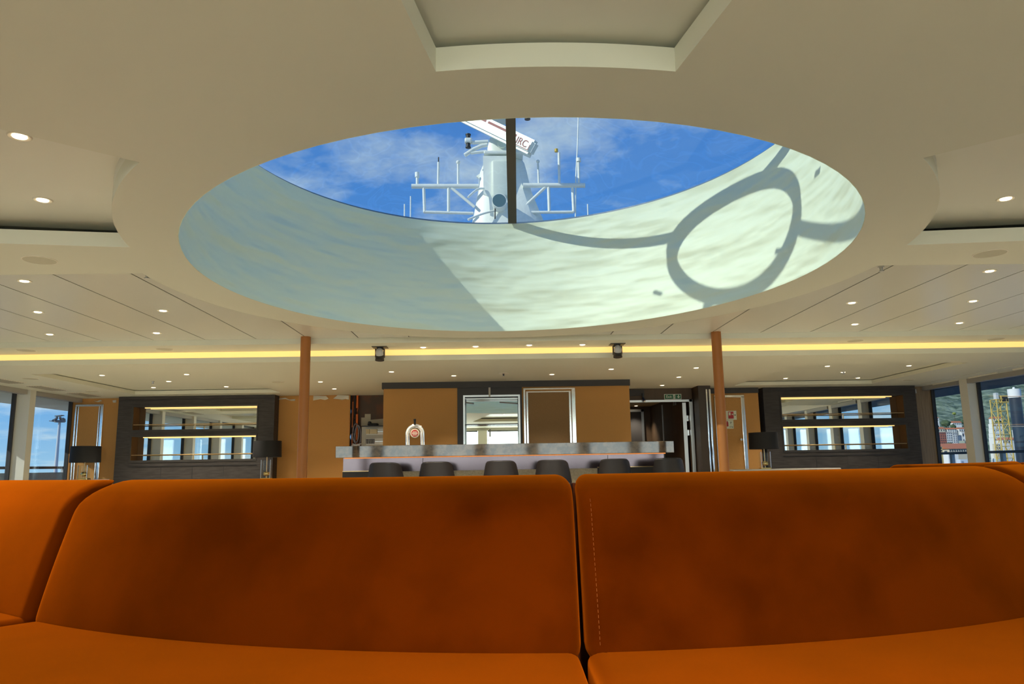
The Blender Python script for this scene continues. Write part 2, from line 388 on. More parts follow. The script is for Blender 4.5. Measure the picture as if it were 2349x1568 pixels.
for i in range(k):
    a0, a1 = 2 * PI * i / k, 2 * PI * (i + 1) / k
    def P(r, a, z): return rg.bm.verts.new((CX + RSH + r * math.cos(a), CY + r * math.sin(a), z))
    A = [P(ro, a0, ZC - 0.06), P(ro, a1, ZC - 0.06), P(ri, a1, ZC - 0.06), P(ri, a0, ZC - 0.06)]
    B = [P(ro, a0, ZC + 0.03), P(ro, a1, ZC + 0.03), P(ri, a1, ZC + 0.03), P(ri, a0, ZC + 0.03)]
    for f in ((A[0], A[1], A[2], A[3]), (B[3], B[2], B[1], B[0]), (A[0], B[0], B[1], A[1]), (A[2], B[2], B[3], A[3])): rg.bm.faces.new(f)
rg.build('centre_ring', M_rib, sky)
rm = MB()
o2 = ell(0.06); i2 = ell(0.03)
v = [[rm.bm.verts.new((x, y, z)) for x, y in lp] for lp, z in ((i2, ZRIM), (o2, ZRIM), (o2, ZRIM + 0.025), (i2, ZRIM + 0.025))]
for a in range(4):
    b = (a + 1) % 4
    for i in range(96): j = (i + 1) % 96; rm.bm.faces.new((v[a][i], v[a][j], v[b][j], v[b][i]))
rm.build('rim_frame', mat('rim_blue_grey', (0.16, 0.24, 0.36), 0.4), sky)
# small clips fixed on the panes (their shadows fall on the well)
for w in ((2.301, 4.972, 2.91), (2.252, 5.61, 2.502), (1.583, 6.85, 2.44)):
    w = Vector(w); best = None
    for s_ in range(1, 900):
        q = w - SUND * (s_ * 0.005)
        rr = math.hypot((q.x - CX) / EA, (q.y - CY) / EB)
        f = (1 - rr) / (1 - RC / ((EA + EB) / 2)); zz = ZRIM + 0.03 + (ZC - ZRIM) * f
        if q.z >= zz: best = q; break
    if best is not None:
        MB().box(best.x - 0.03, best.x + 0.03, best.y - 0.045, best.y + 0.045, best.z + 0.005, best.z + 0.012).build('pane_clip', M_black, sky)

# walls
structure(MB().box(XL - 0.02, -6.27, YB, YB + 0.05, 0, Z4).box(-6.3, -2.5, YB, YB + 0.05, 0, Z4).build('wall_back', M_tan))
structure(MB().box(-2.5, -1.6, YB + 0.13, YB + 0.15, 0, Z4).build('wall_back', mat('bare_rusty_panel', (0.055, 0.03, 0.017), 0.6, noise=(4, (0.10, 0.035, 0.012), 0.45, 0.6))))
structure(MB().box(4.42, 7.50, YB, YB + 0.05, 0, Z4).build('wall_back', M_tan))
structure(MB().box(-7.4, XL + 0.02, -5.1, 12.7, 0, 0.42).build('wall_left', M_white))
structure(MB().box(XR - 0.12, 7.9, -5.1, 12.7, 0, 0.42).build('wall_right', M_white))
structure(MB().box(-7.4, 7.9, -5.15, -5.0, 0, 0.42).build('wall_front', M_white))
structure(MB().box(-7.4, 7.9, -5.15, -5.0, 2.15, 2.44).build('wall_front', M_white))
structure(MB().box(-7.4, XL + 0.02, -5.1, 12.7, 2.12, 2.44).build('wall_left', M_white))
structure(MB().box(XR - 0.0, 7.9, -5.1, 12.7, 2.12, 2.44).build('wall_right', M_white))
# baseboard
structure(MB().box(-7.0, -2.5, YB - 0.015, YB, 0, 0.1).build('baseboard_back', M_darker))

# window bays
WCOUNT = [0]
def bays(p0, d, nrm, length, posts, post_w, post_d, z0, z1, blind_lab, wall, vis):
    """glazed wall from p0 along d; posts: start of each post along d"""
    d = Vector((*d, 0)).normalized(); nrm = Vector((*nrm, 0)).normalized(); p0 = Vector((*p0, 0))
    rot = Matrix((d, nrm, Vector((0, 0, 1)))).transposed()
    def bx(s0, s1, n0, n1, za, zb, mb): 
        c = p0 + d * ((s0 + s1) / 2) + nrm * ((n0 + n1) / 2) + Vector((0, 0, (za + zb) / 2))
        mb.obox(c, (s1 - s0, n1 - n0, zb - za), rot); return mb
    prev = 0.0
    for i, sp in enumerate(list(posts) + [length]):
        WCOUNT[0] += 1
        s0, s1 = prev + 0.015, sp - 0.015
        w = structure(bx(s0, s0 + 0.02, -0.03, 0.03, z0, z1, bx(s1 - 0.02, s1, -0.03, 0.03, z0, z1, bx(s0 + 0.02, s1 - 0.02, -0.03, 0.03, z0, z0 + 0.04, bx(s0 + 0.02, s1 - 0.02, -0.03, 0.03, z1 - 0.04, z1, MB())))).build('window_%d' % WCOUNT[0], M_darker))
        bx(s0 + 0.02, s1 - 0.02, -0.006, 0.006, z0 + 0.04, z1 - 0.04, MB()).build('pane', M_wglass, w)
        if sp < length:
            structure(bx(sp, sp + post_w, -0.05, post_d, 0.42, z1, MB()).build('trim_%d' % (WCOUNT[0] + 10), M_white))
            # groove down the post face
            prev = sp + post_w
        if vis and i < 4:
            c = bx(s0 + 0.01, s1 - 0.01, 0.09, 0.19, z1 - 0.07, z1, MB())
            ob = c.build('roller_blind', M_grey)
            tag(ob, blind_lab[i], 'blind', 'blind cassettes above the side windows')
    return rot
bays((XL, YB - 0.02), (0, -1), (1, 0), 17.6, [1.34 + 1.62 * k for k in range(10)], 0.135, 0.22, 0.42, Z4,
     ['grey roller blind cassette over the left window nearest the back wall', 'grey roller blind cassette over the second window on the left', 'grey roller blind cassette over the third window on the left', 'grey roller blind cassette over the fourth window on the left'], 'left', True)
bays((7.50, YB - 0.02), (0.068, -1), (-1, -0.068), 17.6, [0.94 + 1.62 * k for k in range(11)], 0.18, 0.17, 0.42, Z4,
     ['grey roller blind cassette over the right window nearest the back wall', 'grey roller blind cassette over the second window on the right', 'grey roller blind cassette over the third window on the right', 'grey roller blind cassette over the fourth window on the right'], 'right', True)
bays((XL, -5.0), (1, 0), (0, 1), 14.8, [1.5 + 1.65 * k for k in range(8)], 0.34, 0.18, 0.42, 2.15, [], 'front', False)

# outer decks, eaves and railings
structure(MB().box(-9.6, -7.4, -8, 18, -0.15, 0.0).box(7.9, 9.6, -8, 18, -0.15, 0.0).box(-9.6, 9.6, -8, -5.15, -0.15, 0).build('ground', mat('pale_deck', (0.66, 0.62, 0.52), 0.7)))
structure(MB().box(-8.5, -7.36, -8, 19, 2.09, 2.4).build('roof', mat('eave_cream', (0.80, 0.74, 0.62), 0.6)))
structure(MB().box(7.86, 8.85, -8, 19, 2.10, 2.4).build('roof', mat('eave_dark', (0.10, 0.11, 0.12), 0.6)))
def railing(x, label, cm, panel):
    t = thing('deck_railing', (x, 5, 0), label, 'railing')
    MB().box(x - 0.035, x + 0.035, -8, 18.5, 0.965, 1.012, 0.012).build('handrail', cm, t)
    for k in range(18):
        y = -7.8 + 1.5 * k
        MB().box(x - 0.03, x + 0.03, y - 0.04, y + 0.04, 0.0, 0.965).build('post', mat('railing_post_white', (0.6, 0.62, 0.62), 0.5), t)
    if panel: MB().box(x - 0.006, x + 0.006, -8, 18.5, 0.08, 0.90).build('mesh_panel', panel, t)
    return t
M_mesh = mat('railing_mesh_panel', (0.62, 0.66, 0.74), 0.7, noise=(60, (0.52, 0.56, 0.64), 0.4, 0.6))
railing(-8.4, 'brown topped deck railing with pale mesh panels outside the left windows', mat('brown_rail', (0.12, 0.05, 0.035), 0.5), M_mesh)
railing(9.0, 'dark blue deck handrail outside the right windows', mat('navy_rail', (0.02, 0.03, 0.06), 0.4), None)


# ================================================================== SOFA RING
SC = Vector((0.242, 4.923, 0)); RB = 2.974
def cushion(w, h, t, rc_top, rc_bot, edge, cuts=36):
    """upright pad: x across, z up, y thickness (front face y=0, back y=t); rounded outline and edges"""
    bm = bmesh.new()
    bmesh.ops.create_cube(bm, size=1.0, matrix=Matrix.Translation((0, t / 2, h / 2)) @ Matrix.Diagonal((w, t, h, 1)))
    rl, rr = rc_top if isinstance(rc_top, tuple) else (rc_top, rc_top)
    for sg_, rc in ((-1, rl), (1, rr)):
        bmesh.ops.bevel(bm, geom=[e for e in bm.edges if abs(e.verts[0].co.y - e.verts[1].co.y) > t * 0.5 and e.verts[0].co.z > h - 1e-4 and abs(e.verts[0].co.x - sg_ * w / 2) < 1e-4], offset=rc, segments=8, affect='EDGES', profile=0.5)
    bmesh.ops.bevel(bm, geom=[e for e in bm.edges if abs(e.verts[0].co.y - e.verts[1].co.y) > t * 0.5 and max(e.verts[0].co.z, e.verts[1].co.z) < 1e-4], offset=rc_bot, segments=4, affect='EDGES', profile=0.5)
    rim = [e for e in bm.edges if abs(e.verts[0].co.y - e.verts[1].co.y) < 1e-5]
    bmesh.ops.bevel(bm, geom=rim, offset=edge, segments=5, affect='EDGES', profile=0.5)
    for i in range(1, cuts):
        bmesh.ops.bisect_plane(bm, geom=bm.verts[:] + bm.edges[:] + bm.faces[:], plane_co=(-w / 2 + w * i / cuts, 0, 0), plane_no=(1, 0, 0))
    for i in range(1, 24):
        bmesh.ops.bisect_plane(bm, geom=bm.verts[:] + bm.edges[:] + bm.faces[:], plane_co=(0, 0, h * i / 24), plane_no=(0, 0, 1))
    return bm
def onring(a_mid, s, r, straight):
    if straight:      # section that runs on straight along the tangent at its right end
        a0 = a_mid + straight; d = (s / RB - straight) * RB
        return SC.x + r * math.sin(a0) + d * math.cos(a0), SC.y - r * math.cos(a0) + d * math.sin(a0)
    a = a_mid + s / RB
    return SC.x + r * math.sin(a), SC.y - r * math.cos(a)
def bend(bm, az0, r_of, z0, puff, w, h, zpuff=0.0, straight=0):
    for v in bm.verts:
        s, n, z = v.co
        u = max(0.0, 1 - (2 * s / w) ** 2); q = max(0.0, 1 - (2 * z / h - 1) ** 2)
        r = r_of(z) - n + puff * (u ** 0.5) * q
        v.co = Vector((*onring(az0, s, r, straight), z0 + z + zpuff * (u ** 0.4)))
def mesh_of(bm, name, m, parent, smooth=50):
    bmesh.ops.recalc_face_normals(bm, faces=bm.faces)
    me = bpy.data.meshes.new(name); bm.to_mesh(me); bm.free()
    for p in me.polygons: p.use_smooth = True
    try: me.set_sharp_from_angle(angle=rad(smooth))
    except Exception: pass
    me.materials.append(m)
    return link(name, me, parent)
SEATZ = 0.44
def sofa_section(a_mid, span, label, stitch=False, straight=0, gap=0.012, rc=(0.05, 0.05)):
    base = Vector((SC.x + 2.9 * math.sin(a_mid), SC.y - 2.9 * math.cos(a_mid), 0))
    t = thing('sofa_section', base, label, 'sofa', 'sections of the round orange sofa')
    w = RB * span - gap
    bm = cushion(w, 0.470, 0.10, rc, 0.045, 0.034)
    bend(bm, a_mid, lambda z: RB - 0.135 * (z / 0.470) ** 1.15 - 0.075 * max(0.0, (z - 0.370) / 0.10) ** 2.2, 0.40, 0.012, w, 0.470, 0.0, straight)
    mesh_of(bm, 'backrest', M_velvet, t)
    # seat pad: outline in plan (x across, z -> radial), thickness down
    ws = w - 0.006
    bm = cushion(ws, 0.62, 0.17, 0.06, 0.02, 0.035)
    for v in bm.verts:
        s, n, z = v.co; r = RB + 0.50 - 0.55 + z
        u = max(0.0, 1 - (2 * s / ws) ** 2); q = max(0.0, 1 - (2 * z / 0.62 - 1) ** 2)
        v.co = Vector((*onring(a_mid, s, r, straight), SEATZ - n + 0.012 * (u ** 0.4) * q - 0.008))
    mesh_of(bm, 'seat_cushion', M_velvet, t)
    # plinth and shell behind the cushions
    pb = MB(); k = 24
    def ringprism(r0, r1, z0, z1, mb, pad=0.0):
        ol = [onring(a_mid, (i / k - .5) * (span - 0.001) * RB, r0, straight) for i in range(k + 1)] + [onring(a_mid, (.5 - i / k) * (span - 0.001) * RB, r1, straight) for i in range(k + 1)]
        mb.prism(ol, [], z0, z1)
    ringprism(2.74, RB + 0.46, 0.0, 0.275, pb); pb.build('plinth', M_velvd, t)
    sb = MB(); ringprism(2.65, 2.69, 0.0, 0.83, sb); sb.build('back_shell', M_velvd, t)
    if stitch:
        gm = MB(); am = a_mid - span / 2
        gm.prism([(SC.x + r * math.sin(am + d_), SC.y - r * math.cos(am + d_)) for r, d_ in ((2.69, 0.0002), (2.76, 0.0002), (2.76, 0.004), (2.69, 0.004))], [], 0.30, 0.845)
        gm.build('seam_gusset', M_velvd, t)
        for sg in stitch:
            a = a_mid + sg * (w / 2 - 0.034) / RB
            pts = []
            for i in range(30):
                z = 0.05 + 0.36 * i / 29
                r = RB - 0.135 * (z / 0.470) ** 1.15 - 0.075 * max(0.0, (z - 0.370) / 0.10) ** 2.2 + 0.003
                pts.append((SC.x + r * math.sin(a), SC.y - r * math.cos(a), 0.40 + z))
            st = MB()
            for i in range(0, 29): 
                p, q = Vector(pts[i]), Vector(pts[i + 1]); st.cyl(p, p.lerp(q, 0.6), 0.0005, seg=5)
            st.build('stitching', mat('orange_thread', (0.50, 0.15, 0.03), 0.8), t)
    return t
A0 = rad(-0.6); SP = rad(34.2); SPL = rad(35.6)
sofa_section(A0 - SPL / 2, SPL, 'burnt orange velvet sofa section filling the picture left of the middle seam', rc=(0.115, 0.045))
sofa_section(A0 + SP / 2, SP, 'burnt orange velvet sofa section filling the picture right of the middle seam', stitch=(-1,), rc=(0.045, 0.11))
sofa_section(A0 - SPL - SP / 2, SP, 'burnt orange velvet sofa section cut off by the left picture edge', straight=SP / 2, gap=0.075)
sofa_section(A0 + 1.5 * SP, SP, 'burnt orange velvet sofa section beyond the right picture edge')
# the inward-facing pieces standing back to back with it
def inner_sofa(a_mid, span, ztop, label):
    base = Vector((SC.x + 2.5 * math.sin(a_mid), SC.y - 2.5 * math.cos(a_mid), 0))
    t = thing('inner_sofa', base, label, 'sofa')
    w = RB * span
    bm = cushion(w, ztop - 0.4, 0.10, 0.05, 0.03, 0.03)
    bend(bm, a_mid, lambda z: 2.645, 0.40, 0.0, w, ztop - 0.4)
    mesh_of(bm, 'backrest', M_velvet, t)
    pb = MB(); k = 16
    ol = [(SC.x + 2.0 * math.sin(a_mid + (i / k - .5) * span), SC.y - 2.0 * math.cos(a_mid + (i / k - .5) * span)) for i in range(k + 1)]
    ol += [(SC.x + 2.64 * math.sin(a_mid + (.5 - i / k) * span), SC.y - 2.64 * math.cos(a_mid + (.5 - i / k) * span)) for i in range(k + 1)]
    pb.prism(ol, [], 0.0, 0.42); pb.build('seat_base', M_velvet, t)
    return t
inner_sofa(rad(42.5), rad(33), 0.879, 'rust orange sofa back rising just behind the right end of the front sofa')

# ================================================================== COLUMNS
for x, y, lab in ((-2.075, 8.00, 'round rust brown steel column left of the bar'), (2.425, 8.02, 'round rust brown steel column right of the bar')):
    t = thing('support_column', (x, y, 0), lab, 'column')
    MB().cyl((x, y, 0), (x, y, ZP), 0.054, seg=32).build('shaft', M_rust, t, smooth=40)
    MB().cyl((x, y, 0), (x, y, 0.03), 0.10, seg=32).build('base_plate', M_rust, t, smooth=40)

# ================================================================== BAR COUNTER
bar = thing('bar_counter', (0.1, 9.75, 0), 'long bar counter with grey brown marble top and shiny front', 'bar counter')
M_marble = mat('grey_brown_marble', (0.17, 0.125, 0.085), 0.05, noise=(13, (0.045, 0.030, 0.020), 0.42, 0.62, 10), coat=0.2)
M_front = mat('glossy_bronze_front', (0.145, 0.115, 0.13), 0.14, 0.75, bump=(30, 0.05, 0.002), scale3=(14, 1, 0.2))
M_beige = mat('rough_beige_front', (0.55, 0.48, 0.35), 0.9, noise=(60, (0.45, 0.38, 0.26), 0.35, 0.65), bump=(120, 0.3, 0.004))
MB().box(-2.05, 2.245, 9.50, 10.15, 1.022, 1.168, 0.004).build('marble_top', M_marble, bar)
MB().box(-2.0, 2.20, 9.80, 9.815, 1.013, 1.022).build('led_strip', M_ledo, bar)
MB().box(-2.015, 2.18, 9.82, 10.10, 0.84, 1.022).build('front_panel', M_front, bar)
MB().box(-2.015, 2.18, 9.825, 10.10, 0.10, 0.84).build('lower_panel', M_beige, bar)
for x0, x1 in ((-2.02, -1.30), (1.30, 2.185)):
    MB().box(x0, x1, 9.81, 9.825, 0.10, 0.845).build('end_panel', M_darker, bar)
    MB().box(x0, x1, 9.803, 9.825, 0.846, 0.856).build('brass_strip', M_brass, bar)
MB().box(-1.95, 2.1, 9.86, 10.06, 0.0, 0.10).build('plinth', M_black, bar)
for x in (-0.98, 1.44): MB().box(x - 0.003, x + 0.003, 9.817, 9.822, 0.86, 1.005).build('panel_joint', M_black, bar)

# bar stools
def stool_proto():
    t = thing0('bar_stool', '', 'bar stool', 'bar stools along the counter')
    bm = bmesh.new(); n = 20; rows = 10
    grid_o, grid_i = [], []
    for j in range(rows + 1):
        f = j / rows; z = 0.60 + 0.355 * f
        hw = 0.255 - 0.055 * f ** 1.6; dep = 0.17 - 0.03 * f
        ro, ri = [], []
        for i in range(n + 1):
            s = -1 + 2 * i / n
            e = abs(s) ** 4
            x = hw * (1.0 if abs(s) > 0.999 else math.copysign(1 - (1 - min(1, abs(s) * 1.12)) ** 1.0, s) if False else s) 
            yb = -0.20 - 0.02 * f + dep * (abs(s) ** 3.2) * 1.15
            drop = 0.030 * (abs(s) ** 6) * f
            ro.append(bm.verts.new((x, yb, z - drop))); ri.append(bm.verts.new((x * 0.90, yb + 0.045 - 0.012 * e, z - drop)))
        grid_o.append(ro); grid_i.append(ri)
    for j in range(rows):
        for i in range(n):
            bm.faces.new((grid_o[j][i], grid_o[j][i + 1], grid_o[j + 1][i + 1], grid_o[j + 1][i]))
            bm.faces.new((grid_i[j][i], grid_i[j + 1][i], grid_i[j + 1][i + 1], grid_i[j][i + 1]))
    for i in range(n):
        bm.faces.new((grid_o[-1][i], grid_o[-1][i + 1], grid_i[-1][i + 1], grid_i[-1][i])); bm.faces.new((grid_o[0][i], grid_i[0][i], grid_i[0][i + 1], grid_o[0][i + 1]))
    for j in range(rows):
        bm.faces.new((grid_o[j][0], grid_o[j + 1][0], grid_i[j + 1][0], grid_i[j][0])); bm.faces.new((grid_o[j][n], grid_i[j][n], grid_i[j + 1][n], grid_o[j + 1][n]))
    bmesh.ops.recalc_face_normals(bm, faces=bm.faces)
    es = [e for e in bm.edges if e.is_manifold and e.calc_face_angle(0) > 0.9]
    bmesh.ops.bevel(bm, geom=es, offset=0.012, segments=3, affect='EDGES', clamp_overlap=True)
    mesh_of(bm, 'backrest', M_leather, t)
    MB().box(-0.225, 0.225, -0.19, 0.23, 0.58, 0.68, 0.035, 3).build('seat', M_leather, t, smooth=50)
    for sx_ in (-1, 1):
        for sy_ in (-1, 1):
            MB().cyl((sx_ * 0.22, 0.02 + sy_ * 0.20, 0), (sx_ * 0.17, 0.02 + sy_ * 0.15, 0.59), 0.012, 0.018, 10).build('leg', M_black, t, smooth=40)
    MB().tube([(-0.2, -0.16, 0.22), (0.2, -0.16, 0.22), (0.2, 0.2, 0.22), (-0.2, 0.2, 0.22), (-0.2, -0.16, 0.22)], 0.009).build('footrest', M_brass, t, smooth=40)
    return t
sp = stool_proto()
ords = ('first', 'second', 'third', 'fourth', 'fifth', 'sixth')
for i, (px0, px1, rz) in enumerate(((838, 925, -0.12), (953, 1043, 0.04), (1103, 1190, 0.05), (1224, 1311, -0.04), (1365, 1453, 0.10), (1490, 1578, 0.10))):
    x = (oY(px0, 1060, 9.15).x + oY(px1, 1060, 9.15).x) / 2
    lab = 'dark brown leather bar stool at the counter, %s from the left' % ords[i]
    if i == 0: st = sp; st.location = (x, 9.32, 0); st.rotation_euler = (0, 0, rz); st['label'] = lab
    else: clone(sp, (x, 9.32, 0), rz, lab)

# beer tower
bt = thing('beer_tap_tower', (-1.098, 9.95, 1.168), 'white and chrome arched beer tap tower standing on the bar counter', 'beer tap')
def arch(w, r_leg, zc, y, mb, rr):
    pts = [(-1.098 - w, y, 1.168), (-1.098 - w, y, zc)] + [(-1.098 - w * math.cos(a), y, zc + w * math.sin(a)) for a in [PI * i / 20 for i in range(1, 20)]] + [(-1.098 + w, y, zc), (-1.098 + w, y, 1.168)]
    mb.tube(pts, rr, 14); return mb
arch(0.098, 0, 1.335, 9.95, MB(), 0.021).build('arch', mat('pearl_white_enamel', (0.74, 0.73, 0.68), 0.25), bt, smooth=60)
arch(0.118, 0, 1.335, 9.945, MB(), 0.008).build('chrome_rim', M_chrome, bt, smooth=60)
arch(0.078, 0, 1.335, 9.945, MB(), 0.006).build('chrome_rim', M_chrome, bt, smooth=60)
MB().cyl((-1.098, 9.96, 1.335), (-1.098, 9.915, 1.335), 0.060, seg=32).build('badge_ring', mat('cream_badge', (0.70, 0.64, 0.50), 0.4), bt, smooth=40)
bd = MB().cyl((-1.098, 9.917, 1.335), (-1.098, 9.911, 1.335), 0.046, seg=32).build('badge', mat('red_badge', (0.42, 0.035, 0.02), 0.4), bt, smooth=40)
MB().box(-1.135, -1.061, 9.908, 9.912, 1.327, 1.342).box(-1.125, -1.071, 9.908, 9.912, 1.350, 1.357).box(-1.125, -1.071, 9.908, 9.912, 1.309, 1.318).build('badge_marking', mat('pale_marking', (0.75, 0.6, 0.5), 0.5), bd)
MB().cyl((-1.098, 9.92, 1.445), (-1.098, 9.90, 1.52), 0.011, 0.017, 14).build('tap_handle', M_black, bt, smooth=40)

# ================================================================== BACK BAR BLOCK (front at Y=10.9)
YF = 10.9
bb = thing('back_bar_wall', (0.14, 11.0, 0), 'tan fabric back bar block with dark cornice behind the counter', 'back bar')
MB().box(-1.668, -0.585, YF, YF + 0.05, 0, 2.03).build('fabric_panel', M_tan, bb)
MB().box(0.365, 1.955, YF, YF + 0.05, 0, 2.03).build('fabric_panel', M_tan, bb)
MB().box(-1.69, 1.965, YF - 0.03, YF + 0.35, 2.03, Z4).build('cornice', M_darker, bb)
nb = MB().box(-0.585, -0.50, YF - 0.015, YF + 0.3, 0, 2.03).box(0.335, 0.365, YF - 0.015, YF + 0.3, 0, 2.03).box(-0.50, 0.335, YF - 0.01, YF + 0.3, 1.92, 2.03)
nb.build('niche_frame', M_darker, bb)
MB().box(-0.50, -0.475, YF - 0.012, YF + 0.02, 0.9, 1.92).box(0.31, 0.335, YF - 0.012, YF + 0.02, 0.9, 1.92).box(-0.475, 0.31, YF - 0.012, YF + 0.02, 1.893, 1.92).build('steel_trim', M_steel, bb)
MB().box(-0.50, 0.335, YF + 0.27, YF + 0.275, 0.9, 1.92).build('mirror', M_mirror, bb)
MB().box(-0.475, 0.31, YF + 0.03, YF + 0.24, 1.868, 1.878).build('light_housing', M_steel, bb)
for z in (1.497, ):
    MB().box(-0.475, 0.31, YF + 0.04, YF + 0.26, z - 0.008, z + 0.006).build('glass_shelf', mat('dark_shelf', (0.05, 0.045, 0.03), 0.2), bb)
MB().box(0.355, 1.955, YF + 0.05, 12.3, 0, Z4).build('side_wall', M_tan, bb)
MB().box(-1.668, -0.585, YF + 0.05, 12.5, 0, Z4).build('side_wall', M_tan, bb)
# loose fittings fixed to the niche
for (x, y, z, sx_, sz) in ((oY(1123, 897, YF).x, YF - 0.02, 1.975, 0.028, 0.12),):
    o = MB().box(x - sx_ / 2, x + sx_ / 2, y, y + 0.006, z - 0.085, z + 0.075).build('tape_strip', mat('grey_tape', (0.42, 0.40, 0.35), 0.6))
    tag(o, 'upright pale grey tape strip stuck on the dark niche head above the mirror', 'tape strip')
for i, (a, b, c, d_, lab) in enumerate(((1062, 922, 1087, 925, 'short grey strip slanting across the top left of the bar mirror'), (1146, 922, 1189, 925, 'long grey strip slanting across the top right of the bar mirror'))):
    p, q = oY(a, b, YF + 0.265), oY(c, d_, YF + 0.265)
    o = MB().obox((p + q) / 2, ((q - p).length, 0.004, 0.02), (q - p).to_track_quat('X', 'Z').to_matrix()).build('tape_strip', MATS['grey_tape'])
    tag(o, lab, 'tape strip')
p = oY(1124, 992, YF + 0.265)
tag(MB().box(p.x - 0.012, p.x + 0.012, YF + 0.262, YF + 0.269, p.z - 0.06, p.z + 0.05).build('tape_strip', MATS['grey_tape']), 'upright dark grey strip low on the bar mirror under the shelf', 'tape strip')
# chrome framed doorway panel on the right half
cf = thing('chrome_door_frame', (0.77, YF - 0.02, 0), 'chrome framed brown door panel in the right half of the back bar', 'door')
for x0, x1, dpt in ((0.385, 0.415, 0.03), (0.425, 0.455, 0.018), (1.055, 1.085, 0.018), (1.095, 1.15, 0.03)):
    MB().box(x0, x1, YF - dpt, YF, 0, 1.985 if dpt > 0.02 else 1.95, 0.004).build('jamb', M_chrome, cf)
MB().box(0.385, 1.15, YF - 0.03, YF, 1.985, 2.01, 0.004).build('head', M_chrome, cf)
MB().box(0.425, 1.085, YF - 0.018, YF, 1.945, 1.965, 0.003).build('head', M_chrome, cf)
MB().box(0.455, 1.055, YF - 0.012, YF, 0, 1.945).build('door_leaf', mat('brown_door_fabric', (0.27, 0.16, 0.065), 0.85, noise=(180, (0.22, 0.125, 0.05), 0.35, 0.65, 2)), cf)

# ================================================================== EXIT WALL, CORRIDOR
structure(MB().box(1.95, 3.25, 12.30, 12.36, 1.90, Z4).box(3.19, 3.25, 12.30, 12.36, 0, 1.9).build('wall_exit', M_walnut))
structure(MB().box(1.90, 2.45, 12.27, 12.30, 2.0, 2.10).build('trim_40', M_darker))
dr = structure(MB().box(1.95, 3.24, 12.26, 12.30, 1.89, 1.925).box(3.19, 3.245, 12.26, 12.30, 0, 1.925).build('door_1', M_steel))
structure(MB().box(3.20, 3.26, 12.36, 15.6, 0, 2.12).build('wall_corridor_right', M_walnut))
structure(MB().box(1.88, 1.94, 12.36, 15.6, 0, 2.12).build('wall_corridor_left', M_walnut))
structure(MB().box(1.9, 3.3, 15.5, 15.56, 0, 2.12).build('wall_corridor_end', M_walnut))
structure(MB().box(1.94, 3.20, 12.36, 15.5, 2.06, 2.075).build('ceiling_corridor', mat('corridor_ceiling', (0.50, 0.36, 0.18), 0.5)))
cdoor = thing('corridor_door', (2.7, 15.45, 0), 'dark door with steel frame at the far end of the corridor', 'door')
MB().box(2.42, 3.0, 15.46, 15.5, 0, 1.95).build('door_leaf', M_darker, cdoor)
MB().box(2.36, 2.42, 15.44, 15.5, 0, 2.0).box(3.0, 3.05, 15.44, 15.5, 0, 2.0).box(2.36, 3.05, 15.44, 15.5, 1.95, 2.0).build('door_frame', M_steel, cdoor)
for y, lab in ((13.2, 'pair of upright steel trims on the corridor wall beside the open door'), (14.3, 'thin upright steel trim halfway down the corridor wall')):
    o = MB().box(3.18, 3.2, y, y + 0.02, 0, 2.0)
    if y < 14: o.box(3.18, 3.2, y + 0.12, y + 0.15, 0, 2.0)
    tag(o.build('wall_trim', M_steel), lab, 'trim')
od = thing('open_door', (3.17, 12.33, 0), 'steel edged door standing open at the corridor entrance', 'door')
MB().box(3.10, 3.15, 12.37, 13.1, 0.01, 1.88).build('door_leaf', M_walnut, od)
MB().box(3.095, 3.155, 12.355, 12.37, 0.01, 1.88).build('edge_strip', M_steel, od)
for z in (1.62, 1.38): MB().box(3.155, 3.185, 12.33, 12.37, z - 0.05, z + 0.05, 0.006).build('hinge', M_chrome, od)
# exit sign
ex = thing('exit_sign', (2.93, 12.29, 1.975), 'green and white Exit sign with running figure and arrow over the corridor door', 'sign')
MB().box(2.785, 3.070, 12.288, 12.30, 1.932, 2.022).build('frame', mat('sign_white', (0.75, 0.76, 0.68), 0.5), ex)
MB().box(2.793, 3.062, 12.285, 12.289, 1.940, 2.014).build('face', mat('sign_green', (0.008, 0.12, 0.05), 0.5), ex)
M_sw = MATS['sign_white']
me = text_mesh('Exit', 0.062, 0.001); me.materials.append(M_sw)
o = link('lettering', me, ex, False); o.matrix_parent_inverse = Matrix.Identity(4); o.location = (2.862 - 2.93, -0.0065, 0.002); o.rotation_euler = (PI / 2, 0, 0)
fg = MB().box(2.932, 2.968, 12.283, 12.2855, 1.944, 2.010)
fg.build('figure_field', M_sw, ex)
run = MB().ball((2.951, 12.282, 2.000), 0.0055, (1, 0.3, 1), 10)
for a, b in (((2.950, 1.993), (2.947, 1.973)), ((2.947, 1.973), (2.957, 1.962)), ((2.957, 1.962), (2.954, 1.950)), ((2.947, 1.973), (2.941, 1.958)), ((2.941, 1.958), (2.935, 1.956)), ((2.950, 1.988), (2.960, 1.980)), ((2.950, 1.988), (2.941, 1.981))):
    run.cyl((a[0], 12.282, a[1]), (b[0], 12.282, b[1]), 0.0028, seg=6)
run.build('running_figure', MATS['sign_green'], ex)
arw = MB().box(3.016, 3.028, 12.283, 12.2855, 1.960, 2.006)
arw.prism([(3.000, 1.974), (3.022, 1.950), (3.044, 1.974), (3.044, 1.986), (3.022, 1.964), (3.000, 1.986)], [], 0, 0.002, Matrix(((1, 0, 0, 0), (0, 0, -1, 12.2855), (0, 1, 0, 0), (0, 0, 0, 1))))
arw.build('arrow', M_sw, ex)
cm_ = thing('door_sensor', (2.42, 12.25, 1.92), 'small dark blue camera hanging at the corridor door head', 'camera')
MB().box(2.405, 2.435, 12.22, 12.26, 1.96, 2.04, 0.004).build('bracket', M_black, cm_)
